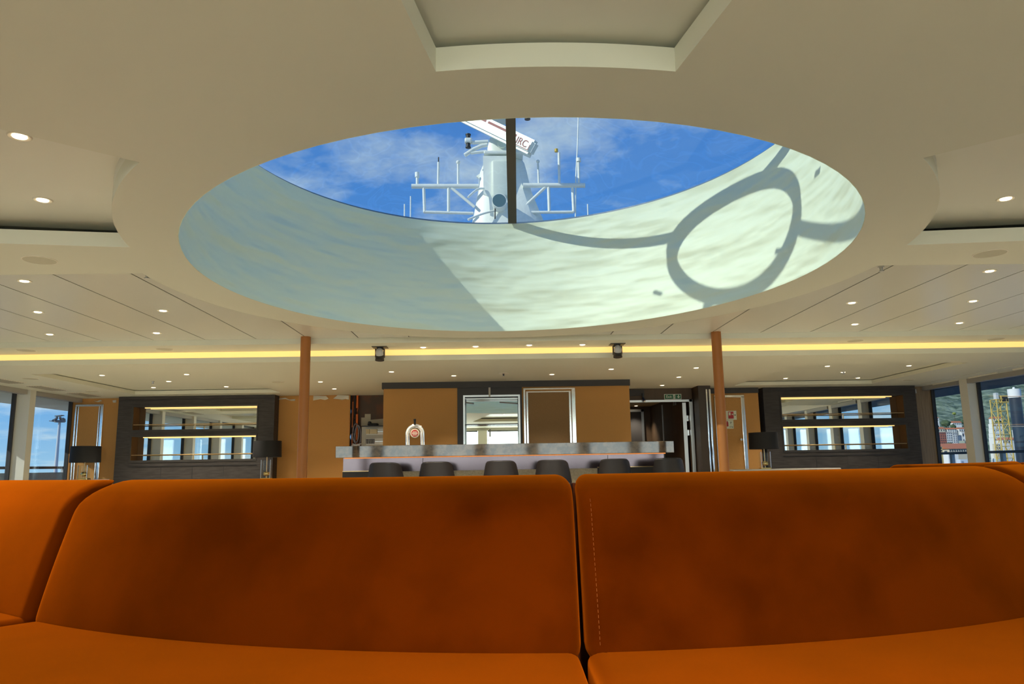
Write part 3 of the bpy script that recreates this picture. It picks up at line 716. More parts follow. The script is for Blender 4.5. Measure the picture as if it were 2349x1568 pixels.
MB().cyl((2.42, 12.24, 1.96), (2.43, 12.19, 1.905), 0.02, seg=14).build('body', mat('dark_blue_plastic', (0.02, 0.03, 0.07), 0.3), cm_, smooth=40)
MB().cyl((2.43, 12.19, 1.905), (2.431, 12.185, 1.90), 0.016, seg=14).build('lens', M_chrome, cm_, smooth=40)
tag(MB().box(3.335, 3.342, 11.99, 12.04, 1.34, 1.42, 0.002).build('wall_switch', mat('switch_brown', (0.4, 0.25, 0.15), 0.5)), 'small pale wall switch on the dark wall beside the corridor door', 'switch')

# dark pier and the chrome trims right of the corridor
structure(MB().box(3.26, 3.46, 11.93, 12.70, 0, Z4).build('wall_pier', mat('dark_walnut_pier', (0.035, 0.022, 0.012), 0.5)))
for x0, x1, y, lab in ((3.375, 3.40, 11.905, 'polished chrome strip on the dark pier, nearest the corridor'), (3.425, 3.455, 11.905, 'polished chrome strip on the corner of the dark pier'), (3.50, 3.54, 12.30, 'wide chrome post just behind the right column')):
    tag(MB().box(x0, x1, y, y + 0.025, 0, Z4 - 0.06, 0.006).build('chrome_strip', M_chrome), lab, 'trim')
# right cabin door in chrome frame with signs
YS = 12.40
structure(MB().box(3.46, 4.40, YS, YS + 0.05, 0, Z4).build('wall_back', M_tan))
structure(MB().box(3.46, 4.40, YS - 0.03, YS, 2.03, Z4).build('trim_41', M_darker))
rd = thing('cabin_door', (3.94, YS, 0), 'tan door in a chrome frame with round knob, right of the column', 'door')
MB().box(3.70, 4.09, YS - 0.015, YS, 0, 1.96).build('door_leaf', M_tan, rd)
MB().box(4.09, 4.15, YS - 0.035, YS, 0, 1.975, 0.006).build('jamb', M_chrome, rd)
MB().box(3.64, 3.70, YS - 0.035, YS, 0, 1.975, 0.006).build('jamb', M_chrome, rd)
MB().box(3.64, 4.15, YS - 0.035, YS, 1.955, 2.0, 0.006).build('head', M_chrome, rd)
MB().cyl((4.045, YS - 0.015, 1.255), (4.045, YS - 0.055, 1.255), 0.012, seg=14).ball((4.045, YS - 0.06, 1.255), 0.026, (1, 0.7, 1)).build('door_knob', M_chrome, rd, smooth=50)
sg = thing('fire_hose_sign', (3.90, YS - 0.02, 1.65), 'square fire plan sign with red symbol on the tan door', 'sign')
M_phos = mat('sign_cream', (0.66, 0.68, 0.52), 0.5)
MB().box(3.76, 4.005, YS - 0.020, YS - 0.015, 1.585, 1.735).build('plate', M_phos, sg)
rs = MB().box(3.865, 3.955, YS - 0.023, YS - 0.020, 1.605, 1.722)
rs.build('red_symbol', mat('sign_red', (0.42, 0.02, 0.025), 0.5), sg)
MB().box(3.875, 3.905, YS - 0.025, YS - 0.023, 1.66, 1.71).box(3.925, 3.945, YS - 0.025, YS - 0.023, 1.665, 1.685).build('symbol_cutout', M_phos, sg)
MB().prism([(3.80, 1.655), (3.825, 1.680), (3.825, 1.630)], [], 0, 0.002, Matrix(((1, 0, 0, 0), (0, 0, -1, YS - 0.020), (0, 1, 0, 0), (0, 0, 0, 1)))).build('arrow', mat('sign_black', (0.02, 0.03, 0.02), 0.5), sg)
MB().box(3.97, 3.99, YS - 0.022, YS - 0.020, 1.655, 1.672).build('square_mark', MATS['sign_black'], sg)
sg2 = thing('extinguisher_sign', (3.87, YS - 0.02, 1.51), 'lower sign with red extinguisher and P on the tan door', 'sign')
MB().box(3.79, 3.945, YS - 0.020, YS - 0.015, 1.437, 1.580).build('plate', M_phos, sg2)
MB().prism([(3.826, 1.475), (3.858, 1.475), (3.858, 1.540), (3.850, 1.550), (3.850, 1.565), (3.834, 1.565), (3.834, 1.550), (3.826, 1.540)], [], 0, 0.002, Matrix(((1, 0, 0, 0), (0, 0, -1, YS - 0.020), (0, 1, 0, 0), (0, 0, 0, 1)))).build('red_extinguisher', MATS['sign_red'], sg2)
for tx, sz, xx, zz in (('P', 0.05, 3.903, 1.532), ('6 kg', 0.035, 3.905, 1.468)):
    me = text_mesh(tx, sz, 0.001); me.materials.append(MATS['sign_black'])
    o = link('lettering', me, sg2, False); o.matrix_parent_inverse = Matrix.Identity(4); o.location = (xx - 3.87, -0.0015, zz - 1.51); o.rotation_euler = (PI / 2, 0, 0)

# ================================================================== TORN CORNER WITH CABLES LEFT OF THE BAR
YC = YB + 0.06
M_torn = mat('torn_white_paper', (0.62, 0.60, 0.52), 0.9)
for k, (px, r, col, lab) in enumerate(((805, 0.010, M_black, 'thin black cable at the torn wall edge'), (809, 0.013, mat('orange_brown_cable', (0.32, 0.09, 0.02), 0.5), 'brown orange cable hanging beside the torn wall edge'), (814, 0.012, M_black, 'black cable between the two orange ones'), (819.5, 0.020, mat('orange_cable', (0.50, 0.11, 0.012), 0.5), 'thick bright orange cable hanging by the open wall'))):
    x = oY(px, 950, YC).x
    zt = Z4 - 0.005; zb = 0.6
    pts = [(x + 0.0015 * math.sin(0.7 * i + k), YC, zt + (zb - zt) * i / 14) for i in range(15)]
    tag(MB().tube(pts, r, 10).build('cable', col, smooth=60), lab, 'cable')
tag(MB().tube([(-2.40 + 0.05 * math.cos(a), YC - 0.035, 1.47 + 0.16 * math.sin(a)) for a in [2 * PI * i / 24 for i in range(25)]], 0.010, 8).tube([(-2.36 + 0.05 * math.cos(a), YC - 0.057, 1.42 + 0.18 * math.sin(a)) for a in [2 * PI * i / 24 for i in range(25)]], 0.010, 8).build('cable_coil', mat('grey_cable', (0.16, 0.16, 0.20), 0.4), smooth=60), 'loop of grey cable hung on the orange cables', 'cable')
cb_ = MB()
for k in range(7):
    rr = random.Random(k); cb_.tube([(-2.40 + rr.uniform(-.07, .12), YC - 0.085 - rr.uniform(0, .03), 1.29), (-2.40 + rr.uniform(-.07, .12), YC - 0.11, 1.26), (-2.38 + rr.uniform(-.1, .14), YC - 0.12, 1.20), (-2.38 + rr.uniform(-.1, .12), YC - 0.11, 1.05)], 0.010, 7)
tag(cb_.build('cable_bundle', mat('pale_grey_cable', (0.45, 0.46, 0.52), 0.35), smooth=60), 'tangle of pale grey cables behind the left end of the bar counter', 'cable')
# white filler patches on the rusty panel
o = MB()
Mx = Matrix(((1, 0, 0, 0), (0, 0, -1, YB + 0.128), (0, 1, 0, 0), (0, 0, 0, 1)))
o.prism([(-2.33, 1.60), (-2.33, 1.74), (-2.27, 1.74), (-2.27, 1.80), (-2.17, 1.80), (-2.17, 1.70), (-1.9, 1.72), (-1.9, 1.60)], [], 0, 0.004, Mx)
tag(o.build('filler_patch', mat('pale_filler', (0.40, 0.38, 0.30), 0.9)), 'jagged pale patch on the bare rusty wall left of the bar', 'patch')
cab = thing('electrical_cabinet', (-2.1, YB - 0.02, 0.6), 'open grey electrical cabinet with breakers behind the left end of the bar', 'cabinet')
MB().box(-2.30, -1.72, YB + 0.02, YB + 0.12, 0.6, 1.575).build('case', mat('cabinet_grey', (0.42, 0.42, 0.38), 0.5), cab)
MB().box(-2.28, -1.72, YB - 0.06, YB + 0.12, 1.575, 1.59).build('top_cover', M_black, cab)
for z0, z1 in ((1.44, 1.545), (1.275, 1.38)):
    MB().box(-2.22, -1.72, YB + 0.012, YB + 0.02, z0, z1).build('blank_plate', mat('plate_white', (0.72, 0.76, 0.76), 0.4), cab)
    MB().box(-2.22, -1.72, YB + 0.004, YB + 0.012, (z0 + z1) / 2 - 0.006, (z0 + z1) / 2 + 0.004).build('rail', M_steel, cab)
for x0, x1 in ((-2.222, -2.16), (-2.155, -2.03)):
    MB().box(x0, x1, YB - 0.03, YB + 0.012, 1.455, 1.535, 0.004).build('terminal_block', mat('terminal_beige', (0.52, 0.45, 0.28), 0.5), cab)
for k in range(4): MB().box(-2.222 + 0.037 * k, -2.19 + 0.037 * k, YB - 0.03, YB + 0.012, 1.29, 1.37, 0.004).build('breaker', mat('breaker_grey', (0.10, 0.10, 0.10), 0.4), cab)
tag(MB().box(-2.20, -2.02, YB - 0.02, YB + 0.08, 1.59, 1.635, 0.02).box(-2.19, -2.14, YB - 0.03, YB + 0.06, 1.62, 1.665, 0.015).build('tool_pouch', M_black, smooth=50), 'black tool pouch lying on top of the electrical cabinet', 'pouch')
# torn wallpaper scraps under the ceiling
def scrap(pts, lab):
    q = [oY(x, y, YB - 0.004) for x, y in pts]
    bm = MB(); vs = [bm.bm.verts.new(p) for p in q]; f = bm.bm.faces.new(vs)
    ex = bmesh.ops.extrude_face_region(bm.bm, geom=[f])
    for v in [g for g in ex['geom'] if isinstance(g, bmesh.types.BMVert)]: v.co.y += 0.003
    for i, v in enumerate(vs): v.co.y -= 0.012 * (i % 3)
    tag(bm.build('torn_paper', M_torn), lab, 'torn wallpaper')
scrap([(635, 912), (640, 914), (655, 912), (664, 916), (677, 915), (677, 919), (668, 919), (655, 915), (640, 916), (636, 914)], 'thin torn white wallpaper strip beside the left shelf unit')
scrap([(719, 907), (748, 908), (754, 914), (746, 917), (735, 915), (719, 918)], 'torn white wallpaper flap just right of the left column')
scrap([(764, 914), (775, 906), (801, 907), (801, 916), (792, 915), (785, 917), (776, 915)], 'torn white wallpaper flap by the open cable gap')
scrap([(214, 918), (223, 920), (232, 917), (234, 919), (226, 922), (221, 921)], 'small curled white paper scrap over the chrome frame by the left window')
scrap([(258, 918), (267, 917), (267, 923), (259, 923)], 'small white scrap beside the left shelf unit top corner')

# chrome framed panel by the left windows
lp = thing('framed_wall_panel', (-6.87, YB - 0.02, 0), 'chrome framed tan wall panel beside the left windows', 'wall panel')
for x0, x1 in ((-7.10, -7.075), (-7.055, -7.035), (-6.705, -6.69), (-6.675, -6.63)):
    MB().box(x0, x1, YB - 0.03, YB, 0, 1.985, 0.004).build('frame_bar', M_chrome, lp)
MB().box(-7.10, -6.63, YB - 0.03, YB, 1.985, 2.02, 0.004).build('frame_bar', M_chrome, lp)
MB().box(-7.035, -6.705, YB - 0.012, YB, 0, 1.985).build('panel', M_tan, lp)

# ================================================================== SHELF UNITS WITH MIRRORS
def shelf_unit(x0, x1, o0, o1, rows, label, mirror_side, railm):
    t = thing('display_shelf_unit', ((x0 + x1) / 2, 12.5, 0), label, 'shelf unit', 'mirrored shelf units in the back corners')
    yf, yb = 12.40, YB
    fm = MB()
    fm.box(x0, o0, yf, yb, 0, Z4 - 0.004).box(o1, x1, yf, yb, 0, Z4 - 0.004)
    zs = [Z4 - 0.004]
    for (zt, zb) in rows: zs += [zt, zb]
    zs.append(0.0)
    for i in range(0, len(zs), 2): fm.box(o0, o1, yf, yb, zs[i + 1], zs[i])
    fm.build('carcass', M_dark, t)
    for zt, zb in rows:
        d = 0.012; fr = MB()
        fr.box(o0 - 0.02, o1 + 0.02, yf - d, yf, zb - 0.035, zb).box(o0 - 0.02, o1 + 0.02, yf - d, yf, zt, zt + 0.025).box(o0 - 0.02, o0, yf - d, yf, zb, zt).box(o1, o1 + 0.02, yf - d, yf, zb, zt)
        fr.build('opening_frame', M_darker, t)
        MB().box(o0, o1, yb - 0.035, yb - 0.03, zb, zt).build('mirror', M_mirror, t)
        la, lb = (o0 + 0.0, o1 - 0.14) if mirror_side > 0 else (o0 + 0.14, o1)
        MB().box(la, lb, yf + 0.10, yf + 0.125, zt - 0.016, zt - 0.004).build('led_strip', M_led, t)
        rail = MB().tube([(o0, yf + 0.02, zb + 0.085), (o1, yf + 0.02, zb + 0.085)], 0.008, 8)
        xm = (o0 + o1) / 2
        rail.cyl((xm, yf + 0.02, zb), (xm, yf + 0.02, zb + 0.085), 0.010, seg=10)
        rail.build('gallery_rail', M_brass, t, smooth=50)
        gcol = mat('warm_cheek', (0.13, 0.065, 0.025), 0.7, spec=0.05)
        cx0, cx1 = (o1 - 0.006, o1) if mirror_side > 0 else (o0, o0 + 0.006)
        MB().box(cx0, cx1, yf + 0.01, yb - 0.04, zb, zt).build('cheek_panel', gcol, t)
    MB().box(o0 - 0.03, o1 + 0.03, yf - 0.01, yf, 0.965, 0.972).build('shadow_gap', M_black, t)
    n = 4
    for k in range(1, n):
        x = o0 + (o1 - o0) * k / n
        MB().box(x - 0.003, x + 0.003, yf - 0.002, yf + 0.001, 0.1, 0.96).build('panel_joint', M_black, t)
    MB().box(x0, x1, yf - 0.008, yf, 2.055, 2.061).build('cornice_line', M_black, t)
    return t
shelf_unit(-6.27, -3.70, -6.02, -3.985, ((1.945, 1.565), (1.455, 1.07)), 'charcoal wall shelf unit with two mirrored lit niches on the left', -1, None)
shelf_unit(4.485, 7.085, 4.78, 6.865, ((1.958, 1.575), (1.462, 1.065)), 'charcoal wall shelf unit with two mirrored lit niches on the right', 1, None)
structure(MB().box(7.10, 7.47, YB - 0.03, YB, 0, Z4).build('wall_back', mat('light_oak_panel', (0.27, 0.19, 0.11), 0.55, noise=(8, (0.22, 0.15, 0.085), 0.4, 0.6), scale3=(6, 6, 0.4))))
tag(MB().box(7.11, 7.20, YB - 0.09, YB - 0.03, 2.0, 2.07, 0.006).build('junction_box', mat('junction_grey', (0.5, 0.5, 0.48), 0.5)), 'small grey junction box above the oak strip by the right windows', 'box')

# ================================================================== TABLE LAMPS AND TABLES
def lamp_at(x, y, zt, zb, label, ctab):
    """zb: level it stands on"""
    t = thing('table_lamp', (x, y, zb), label, 'lamp')
    bot = MB(); bot.lathe([(0.222, zt - 0.255 - zb), (0.215, zt - zb), (0.210, zt - zb), (0.217, zt - 0.255 - zb), (0.222, zt - 0.255 - zb)], (x, y, zb), 40)
    bot.build('lamp_shade', mat('black_lamp_shade', (0.004, 0.0045, 0.006), 0.75), t, smooth=40)
    MB().cyl((x, y, zb + 0.02), (x, y, zt - 0.03), 0.008, seg=10).box(x - 0.212, x + 0.212, y - 0.004, y + 0.004, zt - 0.04, zt - 0.034).build('stem', M_brass, t, smooth=40)
    zg = zt - 0.30
    MB().box(x - 0.072, x + 0.072, y - 0.05, y + 0.05, zb + 0.02, zg, 0.008).build('crystal_body', M_clear, t)
    MB().box(x - 0.08, x + 0.08, y - 0.055, y + 0.055, zb, zb + 0.02, 0.004).build('base', M_gold, t)
    for sx_ in (-0.072, 0.072):
        MB().box(x + sx_ - 0.004, x + sx_ + 0.004, y - 0.055, y - 0.047, zb + 0.02, zg + 0.004).build('edge_bar', M_chrome, t)
    MB().ball((x, y, zb + 0.085), 0.042, (1.25, 1, 0.9), 20).build('gold_ball', M_gold, t, smooth=60)
def console(x0, x1, y0, y1, z, lab, m):
    t = thing('console_table', ((x0 + x1) / 2, (y0 + y1) / 2, 0), lab, 'table')
    MB().box(x0, x1, y0, y1, z - 0.025, z, 0.01).build('table_top', m, t)
    for x in (x0 + 0.05, x1 - 0.05):
        for y in (y0 + 0.05, y1 - 0.05): MB().box(x - 0.02, x + 0.02, y - 0.02, y + 0.02, 0, z - 0.025).build('leg', M_black, t)
M_ttop = mat('grey_stone_top', (0.40, 0.37, 0.33), 0.25)
console(-6.85, -6.25, 11.75, 12.25, 0.78, 'small side table under the lamp by the left windows', M_ttop)
lamp_at(-6.53, 12.0, 1.30, 0.78, 'table lamp with black drum shade in front of the chrome framed panel', None)
console(-3.95, -3.35, 11.70, 12.25, 0.74, 'small side table under the lamp at the left shelf unit', M_ttop)
lamp_at(-3.665, 11.98, 1.338, 0.74, 'table lamp with black drum shade at the right end of the left shelf unit', None)
console(3.55, 5.20, 11.30, 11.85, 0.775, 'grey topped console table in front of the right shelf unit', M_ttop)
lamp_at(4.13, 11.55, 1.333, 0.775, 'table lamp with black drum shade at the left end of the right shelf unit', None)

# ================================================================== CEILING FIXTURES
def dl_proto():
    t = thing0('downlight', '', 'downlight')
    MB().lathe([(0.029, -0.001), (0.046, -0.005), (0.051, -0.001), (0.051, 0.004), (0.029, 0.004), (0.029, -0.001)], seg=28).build('bezel', M_bezel, t, smooth=40)
    MB().lathe([(0.0, -0.0085), (0.018, -0.008), (0.029, -0.0055), (0.031, 0.0), (0.031, 0.003), (0.0, 0.003)], seg=24).build('lens', M_lens, t, smooth=60)
    l = bpy.data.lights.new('downlight_beam', 'SPOT'); l.energy = SPOT_W; l.color = SPOT_C; l.spot_size = rad(98); l.spot_blend = 0.7; l.shadow_soft_size = 0.035
    lo = bpy.data.objects.new('downlight_beam', l); COL.objects.link(lo); lo.parent = t; lo.location = (0, 0, -0.02)
    return t
DL = dl_proto(); first = [True]
BEAMS = {}
def downlight(p, label, group=None, power=1.0):
    if first[0]:
        first[0] = False; DL.location = p; DL['label'] = label; o = DL
        if group: DL['group'] = group
    else: o = clone(DL, p, 0, label, group)
    for ch in o.children:
        if ch.type == 'LIGHT':
            if power not in BEAMS: BEAMS[power] = ch.data.copy(); BEAMS[power].energy = SPOT_W * power
            ch.data = BEAMS[power]
    return o
RZ = ZM + 0.15
lights = [
 (45, 312, RZ, 'recessed downlight in the left ceiling recess, nearer the camera'), (98, 458, RZ, 'recessed downlight in the left ceiling recess, farther from the camera'),
 (2307, 455, RZ, 'recessed downlight alone in the right ceiling recess'),
 (56, 644, ZP, 'downlight in the left board ceiling just behind the soffit edge'), (87, 715, ZP, 'left board ceiling downlight, middle one of the outer row'),
 (114, 766, ZP, 'left board ceiling downlight, farthest of the outer row'), (374, 712, ZP, 'left board ceiling downlight, nearer one of the inner pair'),
 (359, 763, ZP, 'left board ceiling downlight, farther one of the inner pair'),
 (2270, 621, ZP, 'downlight in the right board ceiling just behind the soffit edge'), (1954, 694, ZP, 'right board ceiling downlight, nearer one of the inner pair'),
 (2232, 690, ZP, 'right board ceiling downlight, middle one of the outer row'), (1961, 743, ZP, 'right board ceiling downlight, farther one of the inner pair'),
 (2201, 740, ZP, 'right board ceiling downlight, farthest of the outer row'),
 (971, 796, Z2, 'leftmost downlight in the row of four just above the glowing strip'), (1091, 794, Z2, 'second from left downlight in the row just above the glowing strip'),
 (1214, 791, Z2, 'third from left downlight in the row just above the glowing strip'), (1336, 790, Z2, 'rightmost downlight in the row of four just above the glowing strip'),
 (234, 860, Z4 + 0.068, 'left tray ceiling downlight, nearest the left windows'), (428, 858, Z4 + 0.068, 'left tray ceiling downlight, front one towards the column'),
 (387, 874, Z4 + 0.068, 'left tray ceiling downlight beside the sprinkler'), (352, 888, Z4 + 0.068, 'left tray ceiling downlight right below the sprinkler'),
 (519, 886, Z4 + 0.068, 'left tray ceiling downlight nearest the shelf unit'),
 (735, 875, Z4, 'bar ceiling downlight just right of the left column'), (767, 891, Z4, 'bar ceiling downlight above the torn wallpaper'),
 (898, 852, Z4, 'bar ceiling downlight below the left spotlight'), (1041, 861, Z4, 'bar ceiling downlight above the bar mirror, left of the smoke detector'),
 (1266, 858, Z4, 'bar ceiling downlight above the chrome framed panel'), (1402, 846, Z4, 'bar ceiling downlight below the right spotlight'),
 (1557, 864, Z4, 'bar ceiling downlight in front of the exit wall, middle of three'), (1597, 843, Z4, 'bar ceiling downlight left of the right column, nearest it'),
 (1519, 883, Z4, 'bar ceiling downlight right in front of the exit sign'),
 (1898, 839, Z4 + 0.068, 'right tray ceiling downlight, front left one'), (2085, 838, Z4 + 0.068, 'right tray ceiling downlight, nearest the right windows'),
 (1934, 853, Z4 + 0.068, 'right tray ceiling downlight beside the sprinkler'), (1968, 866, Z4 + 0.068, 'right tray ceiling downlight behind the sprinkler'),
 (1802, 867, Z4 + 0.068, 'right tray ceiling downlight, leftmost one'), (1459, 930, 2.06, 'downlight in the corridor ceiling behind the doorway')]
for px, py, z, lab in lights: downlight(oZ(px, py, z), lab, None, 0.55 if z in (Z4, Z4 + 0.068, 2.06) and px > 560 else (1.15 if px < 1250 else 0.85) if z == RZ else 1.0 if px < 1250 else 0.75)
for k, (x, y) in enumerate(((-5.2, 1.6), (-3.4, -0.6), (-5.3, -2.6), (-2.2, -3.2), (2.2, -3.2), (5.4, -2.6), (3.6, -0.6), (5.5, 1.8), (0.2, 0.6), (0.2, -2.6))):  # unseen lamps added behind the camera to brighten the room
    downlight((x, y, (ZM + 0.115) if x == 0.2 and y > 0 else RZ if y > -0.7 and abs(x) > 3 else ZM), 'unseen ceiling downlight added to light the lounge behind the camera', 'added downlights behind the camera', 1.7)

def speaker(px, py, z, r, label):
    p = oZ(px, py, z)
    t = thing('ceiling_speaker', p, label, 'speaker')
    MB().lathe([(r * 0.93, -0.004), (r, -0.003), (r, 0.003), (r * 0.93, 0.003), (r * 0.93, -0.004)], p, 36).build('ring', M_bezel, t, smooth=40)
    MB().cyl((p.x, p.y, p.z - 0.003), (p.x, p.y, p.z + 0.002), r * 0.93, seg=36).build('grille', mat('speaker_grille', (0.54, 0.52, 0.41), 0.7, bump=(900, 0.4, 0.001)), t)
for a in ((91, 596, ZM, 0.102, 'large round ceiling speaker in the left soffit'), (2271, 581, ZM, 0.105, 'large round ceiling speaker in the right soffit'),
          (60, 803, Z2, 0.10, 'round speaker left end of the strip above the glowing light'), (377, 800, Z2, 0.095, 'round speaker above the glowing light left of the left column'),
          (1962, 781, Z2, 0.095, 'round speaker above the glowing light right of the right column'), (2285, 777, Z2, 0.095, 'faint round speaker above the glowing light at the right picture edge'),
          (638, 876, Z4, 0.10, 'round ceiling speaker just left of the left column'), (70, 868, Z4, 0.10, 'round ceiling speaker near the left windows, nearer one'),
          (213, 897, Z4, 0.10, 'round ceiling speaker near the left windows, by the back corner'), (2084, 871, Z4, 0.09, 'round ceiling speaker near the right windows')):
    speaker(*a)
def sprinkler(px, py, z, label, disc=False):
    p = oZ(px, py, z); t = thing('sprinkler', p, label, 'sprinkler')
    MB().cyl((p.x, p.y, p.z - 0.006), (p.x, p.y, p.z), 0.075 if disc else 0.022, seg=20).build('rosette', M_bezel if disc else M_steel, t)
    MB().cyl((p.x, p.y, p.z - 0.034), (p.x, p.y, p.z - 0.005), 0.009, 0.013, 12).build('body', M_steel if not disc else M_black, t, smooth=40)
    MB().cyl((p.x, p.y, p.z - 0.038), (p.x, p.y, p.z - 0.034), 0.019, seg=16).build('deflector', M_steel, t)
sprinkler(351, 874, Z4 + 0.068, 'steel sprinkler head in the left tray ceiling'); sprinkler(1935, 852, Z4 + 0.068, 'dark sprinkler head in the right tray ceiling')
sprinkler(1155, 856, Z4, 'small round detector with dark centre over the bar mirror', True)
sprinkler(338, 627, ZP, 'sprinkler head peeping below the left soffit edge'); sprinkler(2021, 611, ZP, 'sprinkler head peeping below the right soffit edge')

def vent(pts, label):
    q = [oZ(x, y, Z4) for x, y in pts]
    y0, y1 = min(v.y for v in q), max(v.y for v in q); x0, x1 = min(v.x for v in q), max(v.x for v in q)
    t = thing('ceiling_vent', ((x0 + x1) / 2, (y0 + y1) / 2, Z4), label, 'vent')
    MB().box(x0, x1, y0, y0 + 0.02, Z4 - 0.006, Z4).box(x0, x1, y1 - 0.02, y1, Z4 - 0.006, Z4).box(x0, x0 + 0.02, y0 + 0.02, y1 - 0.02, Z4 - 0.006, Z4).box(x1 - 0.02, x1, y0 + 0.02, y1 - 0.02, Z4 - 0.006, Z4).build('frame', M_bezel, t)
    sl = MB(); n = max(3, int((x1 - x0) / 0.035))
    for i in range(n): sl.box(x0 + 0.025 + (x1 - x0 - 0.05) * i / n, x0 + 0.025 + (x1 - x0 - 0.05) * (i + 0.45) / n, y0 + 0.02, y1 - 0.02, Z4 - 0.005, Z4 - 0.001)
    sl.build('louvre', mat('vent_grille', (0.33, 0.31, 0.25), 0.6), t)
vys = [9.35, 10.15, 10.85, 11.75]
for k, (y, lab) in enumerate(((8.95, 'long ceiling vent beside the left windows, nearest the camera'), (9.95, 'long ceiling vent beside the left windows, second from the camera'), (10.95, 'long ceiling vent beside the left windows, third from the camera'), (11.95, 'long ceiling vent beside the left windows, by the back wall'))):
    x0 = -6.72; t = thing('ceiling_vent', (x0 + .13, y, Z4), lab, 'vent')
    MB().box(x0, x0 + 0.26, y - 0.33, y + 0.33, Z4 - 0.006, Z4).build('frame', M_bezel, t)
    sl = MB()
    for i in range(6): sl.box(x0 + 0.02 + 0.037 * i, x0 + 0.042 + 0.037 * i, y - 0.31, y + 0.31, Z4 - 0.010, Z4 - 0.005)
    sl.build('louvre', mat('vent_grille', (0.33, 0.31, 0.25), 0.6), t)
for y, lab in ((9.9, 'narrow bright slot vent beside the right windows, nearest the camera'), (10.9, 'narrow bright slot vent beside the right windows, second from the camera'), (11.85, 'narrow bright slot vent beside the right windows, by the back wall')):
    x0 = 7.02; t = thing('ceiling_vent', (x0 + .13, y, Z4), lab, 'vent')
    MB().box(x0, x0 + 0.26, y - 0.33, y + 0.33, Z4 - 0.006, Z4).build('frame', M_ceil, t)
    MB().box(x0 + 0.24, x0 + 0.26, y - 0.33, y + 0.33, Z4 - 0.022, Z4 - 0.006).build('lip', M_bezel, t)

# moving-head spotlights in their square ceiling pockets
def spotlight(px0, px1, pyb, label):
    a = oZ((px0 + px1) / 2, 796 if px0 < 1000 else 789, Z2); x, y = a.x, a.y; z = Z2
    t = thing('stage_spotlight', (x, y, z), label, 'spotlight', 'stage spotlights over the bar')
    MB().box(x - 0.085, x + 0.085, y - 0.08, y + 0.08, z - 0.006, z + 0.001).build('mount_plate', M_black, t)
    MB().cyl((x, y, z - 0.006), (x, y, z - 0.03), 0.04, seg=16).build('yoke', M_black, t)
    for s in (-1, 1): MB().box(x + s * 0.048 - 0.006, x + s * 0.048 + 0.006, y - 0.025, y + 0.025, z - 0.12, z - 0.02, 0.004).build('yoke_arm', M_black, t)
    MB().ball((x, y - 0.035, z - 0.072), 0.046, (0.98, 0.9, 1.25), 18).build('head', mat('spot_head_grey', (0.50, 0.50, 0.50), 0.35), t, smooth=60)
    MB().cyl((x, y - 0.012, z - 0.10), (x, y - 0.02, z - 0.155), 0.048, 0.052, 20).build('lens_barrel', M_black, t, smooth=40)
spotlight(860, 884, 825, 'black and silver stage spotlight hanging at the glowing strip on the left')
spotlight(1404, 1427, 820, 'black and silver stage spotlight hanging at the glowing strip on the right')

# ================================================================== SHIP MAST SEEN THROUGH THE SKYLIGHT
structure(MB().box(-9.5, 9.5, 12.95, 30, 2.44, 2.50).build('roof', MATS['white_deck_paint']))
YM = 14.0
M_mast = mat('white_mast_paint', (0.90, 0.93, 0.86), 0.4)
M_mast2 = mat('pale_grey_mast_panel', (0.78, 0.84, 0.74), 0.45)
mast = thing('ship_mast', (0.25, YM + 0.5, 2.5), 'white ship mast with yardarm and radar seen through the skylight', 'mast')
def MX(px, py, Y=YM): return oY(px, py, Y)
def loft(sections, mb):
    """sections: (cx, cy, z, half-x, half-y)"""
    rings = []
    for c, y, z, hx, hy in sections:
        pts = []
        for k in range(16):
            a = 2 * PI * k / 16 + PI / 16
            ca, sa = math.cos(a), math.sin(a)
            f = 1.0 / max(abs(ca) ** 4 + abs(sa) ** 4, 1e-6) ** 0.25
            pts.append(mb.bm.verts.new((c + hx * ca * f, y + hy * sa * f, z)))
        rings.append(pts)
    for a, b in zip(rings, rings[1:]):
        for k in range(16): mb.bm.faces.new((a[k], a[(k + 1) % 16], b[(k + 1) % 16], b[k]))
    mb.bm.faces.new(rings[0][::-1]); mb.bm.faces.new(rings[-1]); return mb
def sec(py, pxl, pxr, hy=0.45):
    a, b = MX(pxl, py), MX(pxr, py); return ((a.x + b.x) / 2, YM + 0.5, (a.z + b.z) / 2, (b.x - a.x) / 2, hy)
s0 = sec(513, 1078, 1256, 0.6)
loft([(s0[0], YM + 0.5, 2.5, s0[3] * 1.5, 0.9), s0, sec(430, 1094, 1222, 0.5), sec(384, 1098, 1212, 0.42), sec(362, 1107, 1206, 0.36), sec(352, 1113, 1200, 0.3)], MB()).build('mast_body', M_mast, mast, smooth=35)
p = MX(1110, 352); q = MX(1200, 346)
MB().box(p.x, q.x, YM - 0.05, YM + 0.9, p.z - 0.02, q.z, 0.02).build('platform', M_mast, mast)
loft([sec(347, 1116, 1196, 0.25), sec(318, 1117, 1190, 0.24), sec(298, 1122, 1180, 0.2)], MB()).build('radar_tower', M_mast, mast, smooth=35)
a, b = MX(1128, 455), MX(1168, 370)
MB().box(a.x, b.x, YM - 0.10, YM + 0.3, a.z, b.z, 0.05, 3).build('front_panel', M_mast2, mast, smooth=50)
a, b = MX(1109, 445), MX(1128, 365)
MB().prism([(MX(1108, 358).x, MX(1108, 358).z), (MX(1175, 358).x, MX(1175, 358).z), (MX(1175, 470).x, MX(1175, 470).z), (MX(1135, 460).x, MX(1135, 460).z), (MX(1109, 445).x, MX(1109, 445).z)], [], 0, 0.45, Matrix(((1, 0, 0, 0), (0, 0, 1, YM - 0.02), (0, 1, 0, 0), (0, 0, 0, 1)))).build('casing', M_mast, mast)
c = MX(1145, 474)
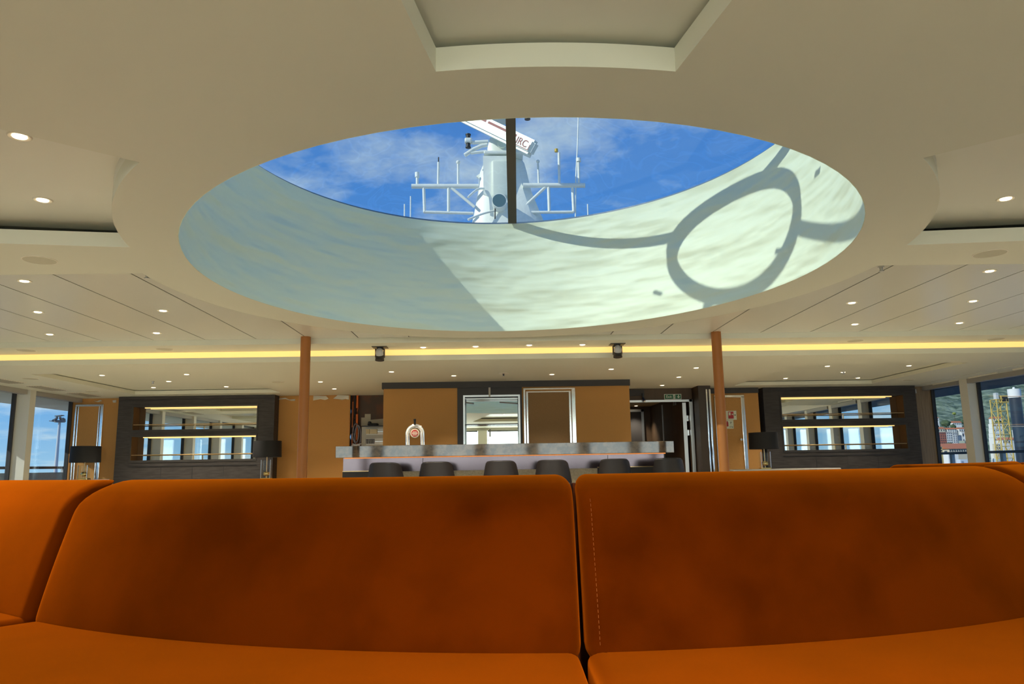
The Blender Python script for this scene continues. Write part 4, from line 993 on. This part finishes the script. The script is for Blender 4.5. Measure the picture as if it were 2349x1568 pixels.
fl = MB().cyl((c.x, YM - 0.35, c.z), (c.x + 0.02, YM + 0.2, c.z), 0.145, 0.13, 28)
fl.build('searchlight', M_mast, mast, smooth=40)
MB().cyl((c.x, YM - 0.36, c.z), (c.x, YM - 0.34, c.z), 0.128, seg=28).build('searchlight_glass', mat('searchlight_glass', (0.10, 0.19, 0.22), 0.1), mast)
MB().tube([(c.x - 0.08, YM - 0.3, c.z - 0.14), (c.x - 0.085, YM - 0.3, c.z - 0.35)], 0.012).build('lanyard', M_black, mast)
# ladder hoops at the foot
for (py, r0, x0, x1) in ((505, 0, 1075, 1160), (455, 0, 1075, 1110)):
    pts = []
    A, B = MX(x0, py + 10), MX(x1, py - 20)
    for i in range(13):
        f = i / 12; pts.append((A.x + (B.x - A.x) * f, YM - 0.3 + 0.25 * f, A.z + (B.z - A.z) * math.sin(f * PI / 2)))
    MB().tube(pts, 0.022, 8).build('handrail_hoop', M_mast, mast, smooth=60)
# yardarm with its frame
yb_ = MB()
def bar(mb, p0, p1, r=0.035, Y=YM): return mb.cyl(MX(*p0, Y), MX(*p1, Y), r, seg=10)
bar(yb_, (944, 427), (1098, 427), 0.048); bar(yb_, (1200, 425), (1342, 425), 0.048)
for x0, y0, x1, y1 in ((972, 427, 974, 487), (1029, 428, 1029, 486), (972, 486, 1086, 489), (1034, 429, 1088, 474), (1313, 425, 1316, 486), (1258, 426, 1260, 486), (1316, 486, 1205, 487), (1252, 428, 1200, 477)): bar(yb_, (x0, y0), (x1, y1), 0.030)
yb_.build('yardarm', M_mast, mast, smooth=40)
def antenna(pts, r, tip, nm='antenna'):
    o = MB()
    for p0, p1 in zip(pts, pts[1:]): bar(o, p0, p1, r)
    ob = o.build(nm, M_mast, mast, smooth=40)
    if tip:
        c = MX(*tip[0]); tm = MB()
        if tip[1] == 'ball': tm.ball(c, tip[2], (1, 1, 1), 16)
        else: tm.cyl(c - Vector((0, 0, tip[2])), c + Vector((0, 0, tip[2])), tip[3], seg=14)
        tm.build('antenna_tip', tip[-1] if isinstance(tip[-1], bpy.types.Material) else M_mast, ob, smooth=50)
    return ob
antenna([(957, 425), (957, 398)], 0.028, ((957, 401), 'cyl', 0.05, 0.045))
antenna([(1005, 424), (1006, 372)], 0.024, ((1006, 366), 'cyl', 0.05, 0.012, M_black))
antenna([(1051, 424), (1051, 376)], 0.024, ((1051, 372), 'ball', 0.043))
antenna([(1236, 424), (1234, 375)], 0.020, ((1234, 370), 'ball', 0.036))
antenna([(1283, 424), (1282, 350)], 0.026, ((1276, 345), 'cyl', 0.03, 0.035, mat('yellow_beacon', (0.65, 0.42, 0.03), 0.4)))
antenna([(1328, 423), (1327, 372)], 0.026, ((1327, 367), 'cyl', 0.035, 0.05))
antenna([(1320, 505), (1321, 405), (1325, 330), (1328, 230)], 0.013, None, 'whip_antenna')
# radar arms and lamps at the platform
ar = MB(); pts = [MX(1066, 356), MX(1085, 343), MX(1105, 334), MX(1118, 332)]
ar.tube(pts, 0.04, 10); bar(ar, (1080, 351), (1116, 347), 0.03); ar.tube([MX(1218, 357), MX(1200, 349), MX(1185, 346)], 0.05, 10)
ar.build('platform_bracket', M_mast, mast, smooth=50)
bx_ = MB(); bar(bx_, (1083, 327), (1120, 325), 0.04); bx_.box(MX(1066, 322).x, MX(1083, 322).x, YM - 0.08, YM + 0.08, MX(1072, 329).z, MX(1072, 318).z, 0.03); bx_.build('lamp_arm', M_mast, mast)
lm = MB()
for py in (314, 334): c = MX(1074, py); lm.cyl(c - Vector((0, 0, .05)), c + Vector((0, 0, .05)), 0.045, seg=14)
c = MX(1074, 310); lm.cyl(c, c + Vector((0, 0, .02)), .055, seg=14); c = MX(1074, 339); lm.cyl(c, c + Vector((0, 0, .02)), .055, seg=14)
c = MX(1210, 268); lm.cyl(c - Vector((0, 0, .06)), c + Vector((0, 0, .15)), 0.05, seg=14); c = MX(1210, 274); lm.cyl(c, c + Vector((0, 0, .02)), .06, seg=14)
lm.build('navigation_lamp', M_black, mast, smooth=40)
ln = MB().prism([(MX(1091, 386).x, MX(1091, 386).z), (MX(1101, 379).x, MX(1101, 379).z), (MX(1101, 394).x, MX(1101, 394).z)], [], 0, 0.05, Matrix(((1, 0, 0, 0), (0, 0, 1, YM + 0.4), (0, 1, 0, 0), (0, 0, 0, 1))))
ln.build('lug', M_mast, mast)
# radar scanner bar, turned across the line of sight
P0, P1 = MX(1052, 258, YM + 0.35), MX(1226, 342, YM - 0.55)
dr_ = (P1 - P0); Lr = dr_.length; dn = dr_.normalized()
upv = Vector((0, 0, 1)); sidev = dn.cross(upv).normalized(); nv = sidev.cross(dn).normalized()
Rr = Matrix((dn, sidev, nv)).transposed()
rs_ = MB().obox((P0 + P1) / 2, (Lr, 0.22, 0.30), Rr, 0.05); rscan = rs_.build('radar_scanner', M_mast, mast, smooth=40)
fr_ = -1 if sidev.y > 0 else 1
def on_scan(s, n, off): return (P0 + P1) / 2 + dn * s + nv * n + sidev * fr_ * (0.11 + off)
for s0_, s1_ in ((-0.55, -0.22), (-0.16, 0.62)):
    MB().obox(on_scan((s0_ + s1_) / 2, 0.07, 0.001), (s1_ - s0_, 0.004, 0.045), Rr).build('red_stripe', mat('radar_red', (0.28, 0.03, 0.04), 0.5), rscan)
me = text_mesh('JRC', 0.19, 0.002); me.materials.append(MATS['radar_red'])
o = link('lettering', me, rscan, False)
zf = sidev * fr_; xf = dn if (dn.cross(nv)).dot(zf) > 0 else -dn
Mw = Matrix(((xf.x, nv.x, zf.x, 0), (xf.y, nv.y, zf.y, 0), (xf.z, nv.z, zf.z, 0), (0, 0, 0, 1)))
Mw.translation = on_scan(Lr / 2 - 0.26, 0.0, 0.004)
bpy.context.view_layer.update()
o.matrix_parent_inverse = Matrix.Identity(4); o.matrix_basis = rscan.matrix_world.inverted() @ Mw
fb = MB()
for ds, dn_, w_, h_ in ((0, -0.085, 0.40, 0.012), (0.20, -0.03, 0.012, 0.11), (-0.20, -0.03, 0.012, 0.11)):
    fb.obox(on_scan(Lr / 2 - 0.26 + ds, dn_, 0.002), (w_, 0.004, h_), Rr)
fb.build('emblem_border', MATS['radar_red'], rscan)
c = MX(1142, 296); MB().obox(c + Vector((0, 0.1, 0)), (0.42, 0.3, 0.10), Matrix.Rotation(0.35, 3, 'Y'), 0.03).build('scanner_gearbox', M_mast2, mast)
c = MX(1152, 318); MB().cyl((c.x, YM + 0.24, c.z), (c.x, YM + 0.18, c.z), 0.10, seg=20).build('motor_cover', M_mast2, mast, smooth=40)
c = MX(1150, 271, YM + 0.6); MB().box(c.x - 0.2, c.x + 0.12, YM + 0.5, YM + 0.8, c.z - 0.06, c.z + 0.25, 0.03).build('upper_scanner_housing', M_mast2, mast)
for k, (px, p0, p1) in enumerate(((927, 495, 468), (941, 500, 450), (1347, 500, 468))):
    a, b = oY(px, p0, 13.2), oY(px + 1, p1, 13.2)
    t_ = MB().cyl((a.x, 13.2, 2.5), b, 0.012, seg=8).build('whip_aerial', M_mast)
    tag(t_, ['short white whip aerial at the skylight rim, outermost on the left', 'taller white whip aerial at the skylight rim left of the yardarm', 'short white whip aerial at the skylight rim right of the yardarm'][k], 'aerial')

# ================================================================== HARBOUR OUTSIDE
structure(MB().box(-4000, 4000, -4000, 6000, -9.2, -9.0).build('sea', mat('harbour_water', (0.05, 0.13, 0.19), 0.15, bump=(0.15, 0.2, 0.4))))
structure(MB().box(-160, -40, 60, 260, -9.0, -7.2).build('ground', mat('quay_concrete', (0.32, 0.31, 0.29), 0.9)))
# floodlight mast on the quay to the left
b0 = oY(122, 1090, 110); tp = oY(137, 965, 110)
fm_ = thing('floodlight_mast', (b0.x, 110, -7.2), 'tall grey floodlight mast on the quay outside the left window', 'light mast')
xm = tp.x
MB().cyl((xm, 110, -7.2), (xm, 110, tp.z), 0.34, 0.17, 14).build('pole', mat('galvanised_pole', (0.62, 0.64, 0.64), 0.6), fm_, smooth=40)
hd = MB().cyl((xm, 110, tp.z - 0.2), (xm, 110, tp.z + 0.1), 0.7, seg=20)
for k in range(7):
    a = 2 * PI * k / 7; hd.obox(Vector((xm + 0.65 * math.cos(a) - 0.1, 110 + 0.65 * math.sin(a), tp.z + 0.25 + 0.2 * math.sin(5 * a))), (0.5, 0.28, 0.3), Matrix.Rotation(a, 3, 'Z') @ Matrix.Rotation(0.5, 3, 'Y'), 0.05)
hd.obox(Vector((xm - 0.85, 110, tp.z - 0.05)), (0.9, 0.8, 0.12), Matrix.Rotation(0.12, 3, 'Y')); hd.obox(Vector((xm - 0.1, 110, tp.z + 0.75)), (1.0, 0.7, 0.12), Matrix.Rotation(-0.1, 3, 'Y'))
hd.build('lamp_cluster', mat('lamp_cluster_grey', (0.16, 0.17, 0.17), 0.5), fm_)

# hillside with wood, then the town on it
hm = bmesh.new(); nx, ny = 150, 150
HX0, HX1, HY0, HY1 = 60, 1500, 240, 1900
from mathutils import noise as mnoise
def ground_z(x, y):
    d = max(0.0, (y - 420) * 0.9 + (x - 300) * 0.12)
    z = -7.0 + (0.035 * d if d < 260 else 9.1 + 0.26 * (d - 260))
    return z
vs = []
for j in range(ny + 1):
    row = []
    for i in range(nx + 1):
        x = HX0 + (HX1 - HX0) * i / nx; y = HY0 + (HY1 - HY0) * j / ny
        z = ground_z(x, y)
        if z > 6: z += 9 * mnoise.noise(Vector((x * .02, y * .02, 0))) + 4.5 * mnoise.noise(Vector((x * .07, y * .07, 3))) 
        if x > 1300 or y > 1800: z = max(z, 0)
        row.append(hm.verts.new((x, y, z)))
    vs.append(row)
for j in range(ny):
    for i in range(nx): hm.faces.new((vs[j][i], vs[j][i + 1], vs[j + 1][i + 1], vs[j + 1][i]))
me = bpy.data.meshes.new('hill'); hm.to_mesh(me); hm.free()
for p_ in me.polygons: p_.use_smooth = True
me.materials.append(mat('wooded_hillside', (0.06, 0.10, 0.055), 0.95, noise=(0.075, (0.27, 0.33, 0.22), 0.38, 0.66, 13), bump=(0.12, 0.9, 6.0)))  # grey-green canopy tones with the distance haze put into the colour
structure(link('hill', me))
structure(MB().box(60, 700, 60, 420, -9.0, -7.0).build('ground', MATS['quay_concrete']))

M_roof = mat('terracotta_tiles', (0.50, 0.17, 0.075), 0.8)
M_win = mat('dark_house_window', (0.05, 0.06, 0.08), 0.3)
M_hw = mat('white_house_wall', (0.82, 0.80, 0.74), 0.8)
M_hc = mat('cream_house_wall', (0.70, 0.62, 0.46), 0.8)
M_hr = mat('red_brick_house_wall', (0.48, 0.16, 0.10), 0.8)
M_hg = mat('grey_blue_house_wall', (0.25, 0.32, 0.40), 0.7)
def house(px0, py0, px1, py1, Y, wall, label, roof='gable', floors=2, cols=3, name='house', cat='house', depth=None, group=None, shutters=None):
    """front box from picture-scale sizes at distance Y, standing on the ground there"""
    a, b = oY(px0, py1, Y), oY(px1, py0, Y); ym = (py0 + py1) / 2
    x0, x1, z1 = oY(px0, ym, Y).x, oY(px1, ym, Y).x, b.z; z0 = min(a.z, ground_z((x0 + x1) / 2, Y)) - 1.5
    zv = a.z; d = depth or min((x1 - x0) * 0.8, 5.0)
    t = thing(name, ((x0 + x1) / 2, Y + d / 2, z0), label, cat, group)
    MB().box(x0, x1, Y, Y + d, z0, z1).build('wall', wall, t)
    if roof == 'gable':
        h = (x1 - x0) * 0.20; ov = (x1 - x0) * 0.04
        MB().prism([(Y - ov, z1), (Y + d + ov, z1), (Y + d / 2, z1 + h)], [], x0 - ov, x1 + ov, Matrix(((0, 0, 1, 0), (1, 0, 0, 0), (0, 1, 0, 0), (0, 0, 0, 1)))).build('roof', M_roof, t)
    else:
        MB().box(x0 - 0.02, x1 + 0.02, Y - 0.1, Y + d + 0.05, z1, z1 + (z1 - zv) * 0.05).build('roof', mat('flat_roof', (0.45, 0.40, 0.34), 0.8), t)
    cw = (x1 - x0) / cols; fh = (z1 - zv) / floors
    for f in range(floors):
        for c_ in range(cols):
            xx = x0 + cw * (c_ + 0.5); zz = zv + fh * (f + 0.5)
            MB().box(xx - cw * .2, xx + cw * .2, Y - 0.08, Y + 0.02, zz - fh * .25, zz + fh * .25).build('window', M_win, t)
    return t
B = house
B(2142, 958, 2154, 965, 620, M_hw, 'lone white house with red roof high on the wooded hill at the window edge', floors=2, cols=2)
B(2186, 969, 2206, 975, 600, M_hw, 'long low white house among trees on the hillside, centre of the nearer pane', floors=1, cols=5)
B(2145, 983, 2168, 990, 520, M_hc, 'wide house with dull red roof behind the red apartment block', floors=1, cols=4)
B(2174, 984, 2194, 992, 520, M_hw, 'white house with red roof behind the white apartment tower', floors=2, cols=4)
B(2200, 983, 2219, 990, 520, M_hw, 'white house with bright red roof right of the white tower, above the grey block', floors=1, cols=4)
B(2226, 968, 2236, 990, 505, M_hw, 'tall white house close behind the window post', floors=3, cols=2)
B(2153, 991, 2171, 1018, 420, M_hr, 'red brick apartment block with pale windows at the left of the window view', 'flat', 5, 4, 'apartment_block', 'building')
B(2145, 993, 2152, 1018, 420, M_hc, 'narrow cream block beside the red brick apartment block', 'flat', 5, 2, 'apartment_block', 'building')
B(2172, 991, 2185, 1022, 420, M_hw, 'white apartment tower right of the red brick block', 'flat', 6, 3, 'apartment_block', 'building')
B(2186.5, 993, 2196.5, 1020, 420, M_hw, 'white apartment block with dark balconies beside the white tower', 'flat', 6, 2, 'apartment_block', 'building')
B(2198, 998, 2205.5, 1018, 420, M_hg, 'grey blue glazed block right of the balcony block', 'flat', 5, 2, 'apartment_block', 'building')
B(2207, 990, 2213.5, 1018, 420, M_hw, 'slim bright white block next to the grey blue glazed one', 'flat', 2, 1, 'apartment_block', 'building')
B(2217, 996, 2240, 1008, 432, M_hw, 'large white house with red roof beside the window post', floors=2, cols=4)
B(2213, 1010, 2242, 1022, 400, mat('green_grey_wall', (0.35, 0.38, 0.30), 0.8), 'low grey green building under the large red roofed house', 'flat', 1, 6, 'low_building', 'building')
B(2177, 1028, 2242, 1037, 300, M_hc, 'long warehouse with orange tiled roof above the dark handrail', floors=1, cols=12, name='warehouse', cat='warehouse', depth=16)
B(2150, 1024, 2162, 1036, 300, mat('yellow_wall', (0.68, 0.52, 0.20), 0.8), 'small yellow house at the left end of the warehouse', 'flat', 2, 2)
B(2278, 959, 2300, 965, 560, M_hw, 'red roofed white house on the hill in the right pane', floors=1, cols=4)
for k, (y0, y1, lab) in enumerate(((971, 979, 'topmost white terrace house of the stack in the right pane'), (983, 990, 'second white terrace house down in the right pane'), (993, 1001, 'third white terrace house down in the right pane'), (1003, 1012, 'lowest white terrace house of the stack in the right pane'))):
    B(2278 + k, y0, 2302 + k, y1, 520 - 30 * k, M_hw, lab, 'flat', 1, 6, 'terrace_house', 'house')
B(2300, 1008, 2330, 1018, 400, M_hw, 'white house with red roof behind the yellow lattice tower', floors=1, cols=5)
B(2285, 1018, 2300, 1030, 380, M_hc, 'cream house just left of the yellow lattice tower foot', 'flat', 2, 3)
B(2341, 958, 2362, 968, 540, M_hc, 'cream house right of the dark funnel pole', floors=2, cols=3)
B(2335, 985, 2362, 1010, 470, M_hw, 'white block right of the dark funnel pole', 'flat', 4, 4, 'apartment_block', 'building')
# trees between the houses
def tree(px, py, w, Y, label, colr):
    p_ = oY(px, py, Y); t = thing('tree', (p_.x, Y, ground_z(p_.x, Y)), label, 'tree', 'trees among the hillside houses')
    r = w / FPX * Y * 0.5
    bm = bmesh.new(); bmesh.ops.create_icosphere(bm, subdivisions=3, radius=r, matrix=Matrix.Translation(p_))
    for v in bm.verts:
        d = (v.co - p_); v.co = p_ + Vector((d.x * 1.15, d.y, d.z * 0.85)) * (1 + 0.35 * mnoise.noise(v.co * (2.2 / r)))
    mesh_of(bm, 'crown', colr, t)
    MB().cyl((p_.x, Y, ground_z(p_.x, Y) - 1), p_, r * 0.12, seg=8).build('trunk', mat('bark', (0.10, 0.07, 0.05), 0.9), t)
G1 = mat('dark_green_crown', (0.05, 0.085, 0.04), 0.95, noise=(0.4, (0.11, 0.15, 0.07), 0.4, 0.65)); G2 = mat('yellow_green_crown', (0.32, 0.34, 0.07), 0.95, noise=(0.4, (0.22, 0.26, 0.06), 0.4, 0.65))
for px, py, w, Y, lab, g in ((2170, 970, 18, 590, 'dark green tree left of the long low white house', G1), (2186, 978, 12, 560, 'dark green tree below the long low white house', G1), (2210, 966, 12, 605, 'dark green tree behind the long low white house', G1), (2216, 961, 9, 610, 'yellow green tree on the hillside near the window post', G2), (2189, 948, 7, 650, 'small yellow green tree higher on the hillside', G2), (2178, 1022, 16, 330, 'dark green tree at the left end of the warehouse roof', G1), (2148, 978, 10, 540, 'dark green tree at the left window edge', G1), (2290, 968, 12, 545, 'dark green tree under the red roofed house in the right pane', G1)):
    tree(px, py, w, Y, lab, g)
# port things below the handrail
def crate(px0, py0, px1, py1, Y, m, lab, nm='container', cat='container'):
    a, b = oY(px0, py1, Y), oY(px1, py0, Y); t = thing(nm, ((a.x + b.x) / 2, Y, -7), lab, cat)
    MB().box(a.x, b.x, Y, Y + (b.x - a.x) * 0.8, -7.0, b.z, 0.02).build('body', m, t)
    MB().box(a.x + (b.x - a.x) * .12, a.x + (b.x - a.x) * .4, Y - 0.05, Y + 0.02, max(-6.8, a.z + 0.2), b.z - (b.z - max(a.z, -7)) * .3).build('door', M_hg, t)
crate(2176, 1040, 2198, 1054, 200, M_hw, 'big white port cabin under the warehouse')
crate(2204, 1053, 2220, 1066, 160, mat('white_blue_container', (0.60, 0.66, 0.72), 0.6), 'white container with blue door low beside the window post')
crate(2289, 1052, 2301, 1066, 150, mat('pale_blue_container', (0.38, 0.50, 0.54), 0.6), 'pale blue container left of the yellow lattice tower')
crate(2226, 1042, 2234, 1066, 150, M_hg, 'tall grey blue box standing close to the window post')
# yellow lattice tower crane
YT = 70.0
ct = thing('lattice_crane', (oY(2306, 1066, YT).x, YT, -7), 'yellow lattice crane tower in the right pane', 'crane')
tx0, tx1 = oY(2296, 1000, YT).x, oY(2318, 1000, YT).x; zt = oY(2305, 915, YT).z
M_yel = mat('crane_yellow', (0.62, 0.43, 0.10), 0.5)
pts4 = [(tx0, YT), (tx1, YT), (tx1, YT + (tx1 - tx0)), (tx0, YT + (tx1 - tx0))]
for x, y in pts4: MB().cyl((x + (x - (tx0 + tx1) / 2) * 0.3, y, -7), (x, y, zt), 0.06, seg=8).build('leg', M_yel, ct)
n = 12
for f in range(4):
    a, b = pts4[f], pts4[(f + 1) % 4]; br = MB()
    for k in range(n):
        z0 = -7 + (zt + 7) * k / n; z1 = -7 + (zt + 7) * (k + 1) / n
        p0, p1 = (a, b) if k % 2 else (b, a)
        br.cyl((p0[0], p0[1], z0), (p1[0], p1[1], z1), 0.03, seg=6); br.cyl((a[0], a[1], z1), (b[0], b[1], z1), 0.03, seg=6)
    br.build('bracing', M_yel, ct)
hc = oY(2303, 911, YT)
MB().box(hc.x - 0.35, hc.x + 0.55, YT - 0.1, YT + 0.9, hc.z - 0.5, hc.z - 0.4).box(hc.x - 0.3, hc.x + 0.5, YT, YT + 0.8, hc.z + 0.1, hc.z + 0.18).box(hc.x - 0.3, hc.x - 0.2, YT, YT + .1, hc.z - .4, hc.z + .1).box(hc.x + 0.4, hc.x + 0.5, YT, YT + .1, hc.z - .4, hc.z + .1).build('cab_platform', M_yel, ct)
MB().box(hc.x - 0.1, hc.x + 0.3, YT - 0.05, YT + 0.5, hc.z - 0.38, hc.z + 0.05).build('cab', M_black, ct)
MB().box(hc.x - 0.75, hc.x - 0.5, YT, YT + 0.4, hc.z - 0.2, hc.z + 0.45).build('floodlight', mat('pale_lamp_housing', (0.6, 0.6, 0.55), 0.5), ct)
# dark pole with white cap
YD = 60.0
pa, pb_ = oY(2328, 912, YD), oY(2336, 1000, YD)
pp = thing('dark_tower_pole', (pa.x, YD, -8), 'thick dark blue pole with a white cap in the right pane', 'pole')
rr_ = 12.5 / FPX * YD
MB().cyl((pa.x, YD, -8.5), (pa.x, YD, pa.z), rr_, seg=24).build('shaft', mat('navy_black_steel', (0.018, 0.024, 0.035), 0.35, noise=(0.6, (0.035, 0.045, 0.06), 0.4, 0.7)), pp, smooth=40)
MB().cyl((pa.x, YD, pa.z), (pa.x, YD, oY(2324, 892, YD).z), rr_ * 1.08, seg=24).ball((pa.x, YD, oY(2324, 890, YD).z), 0.1).build('white_cap', M_hw, pp, smooth=40)
for py, lab in ((909, 0), (978, 1)):
    p_ = oY(2312, py, YD - 1); MB().cyl(p_, (p_.x + 6, YD - 1, p_.z), 0.03, seg=8).cyl((pa.x, YD - 1.0, p_.z), (pa.x, YD, p_.z), 0.03, seg=8).build('guy_bar', mat('guy_bar_tan', (0.55, 0.42, 0.30), 0.6), pp)

# ------------------------------------------------------------------ tidy up: nothing left unparented without a label
bpy.context.view_layer.update()
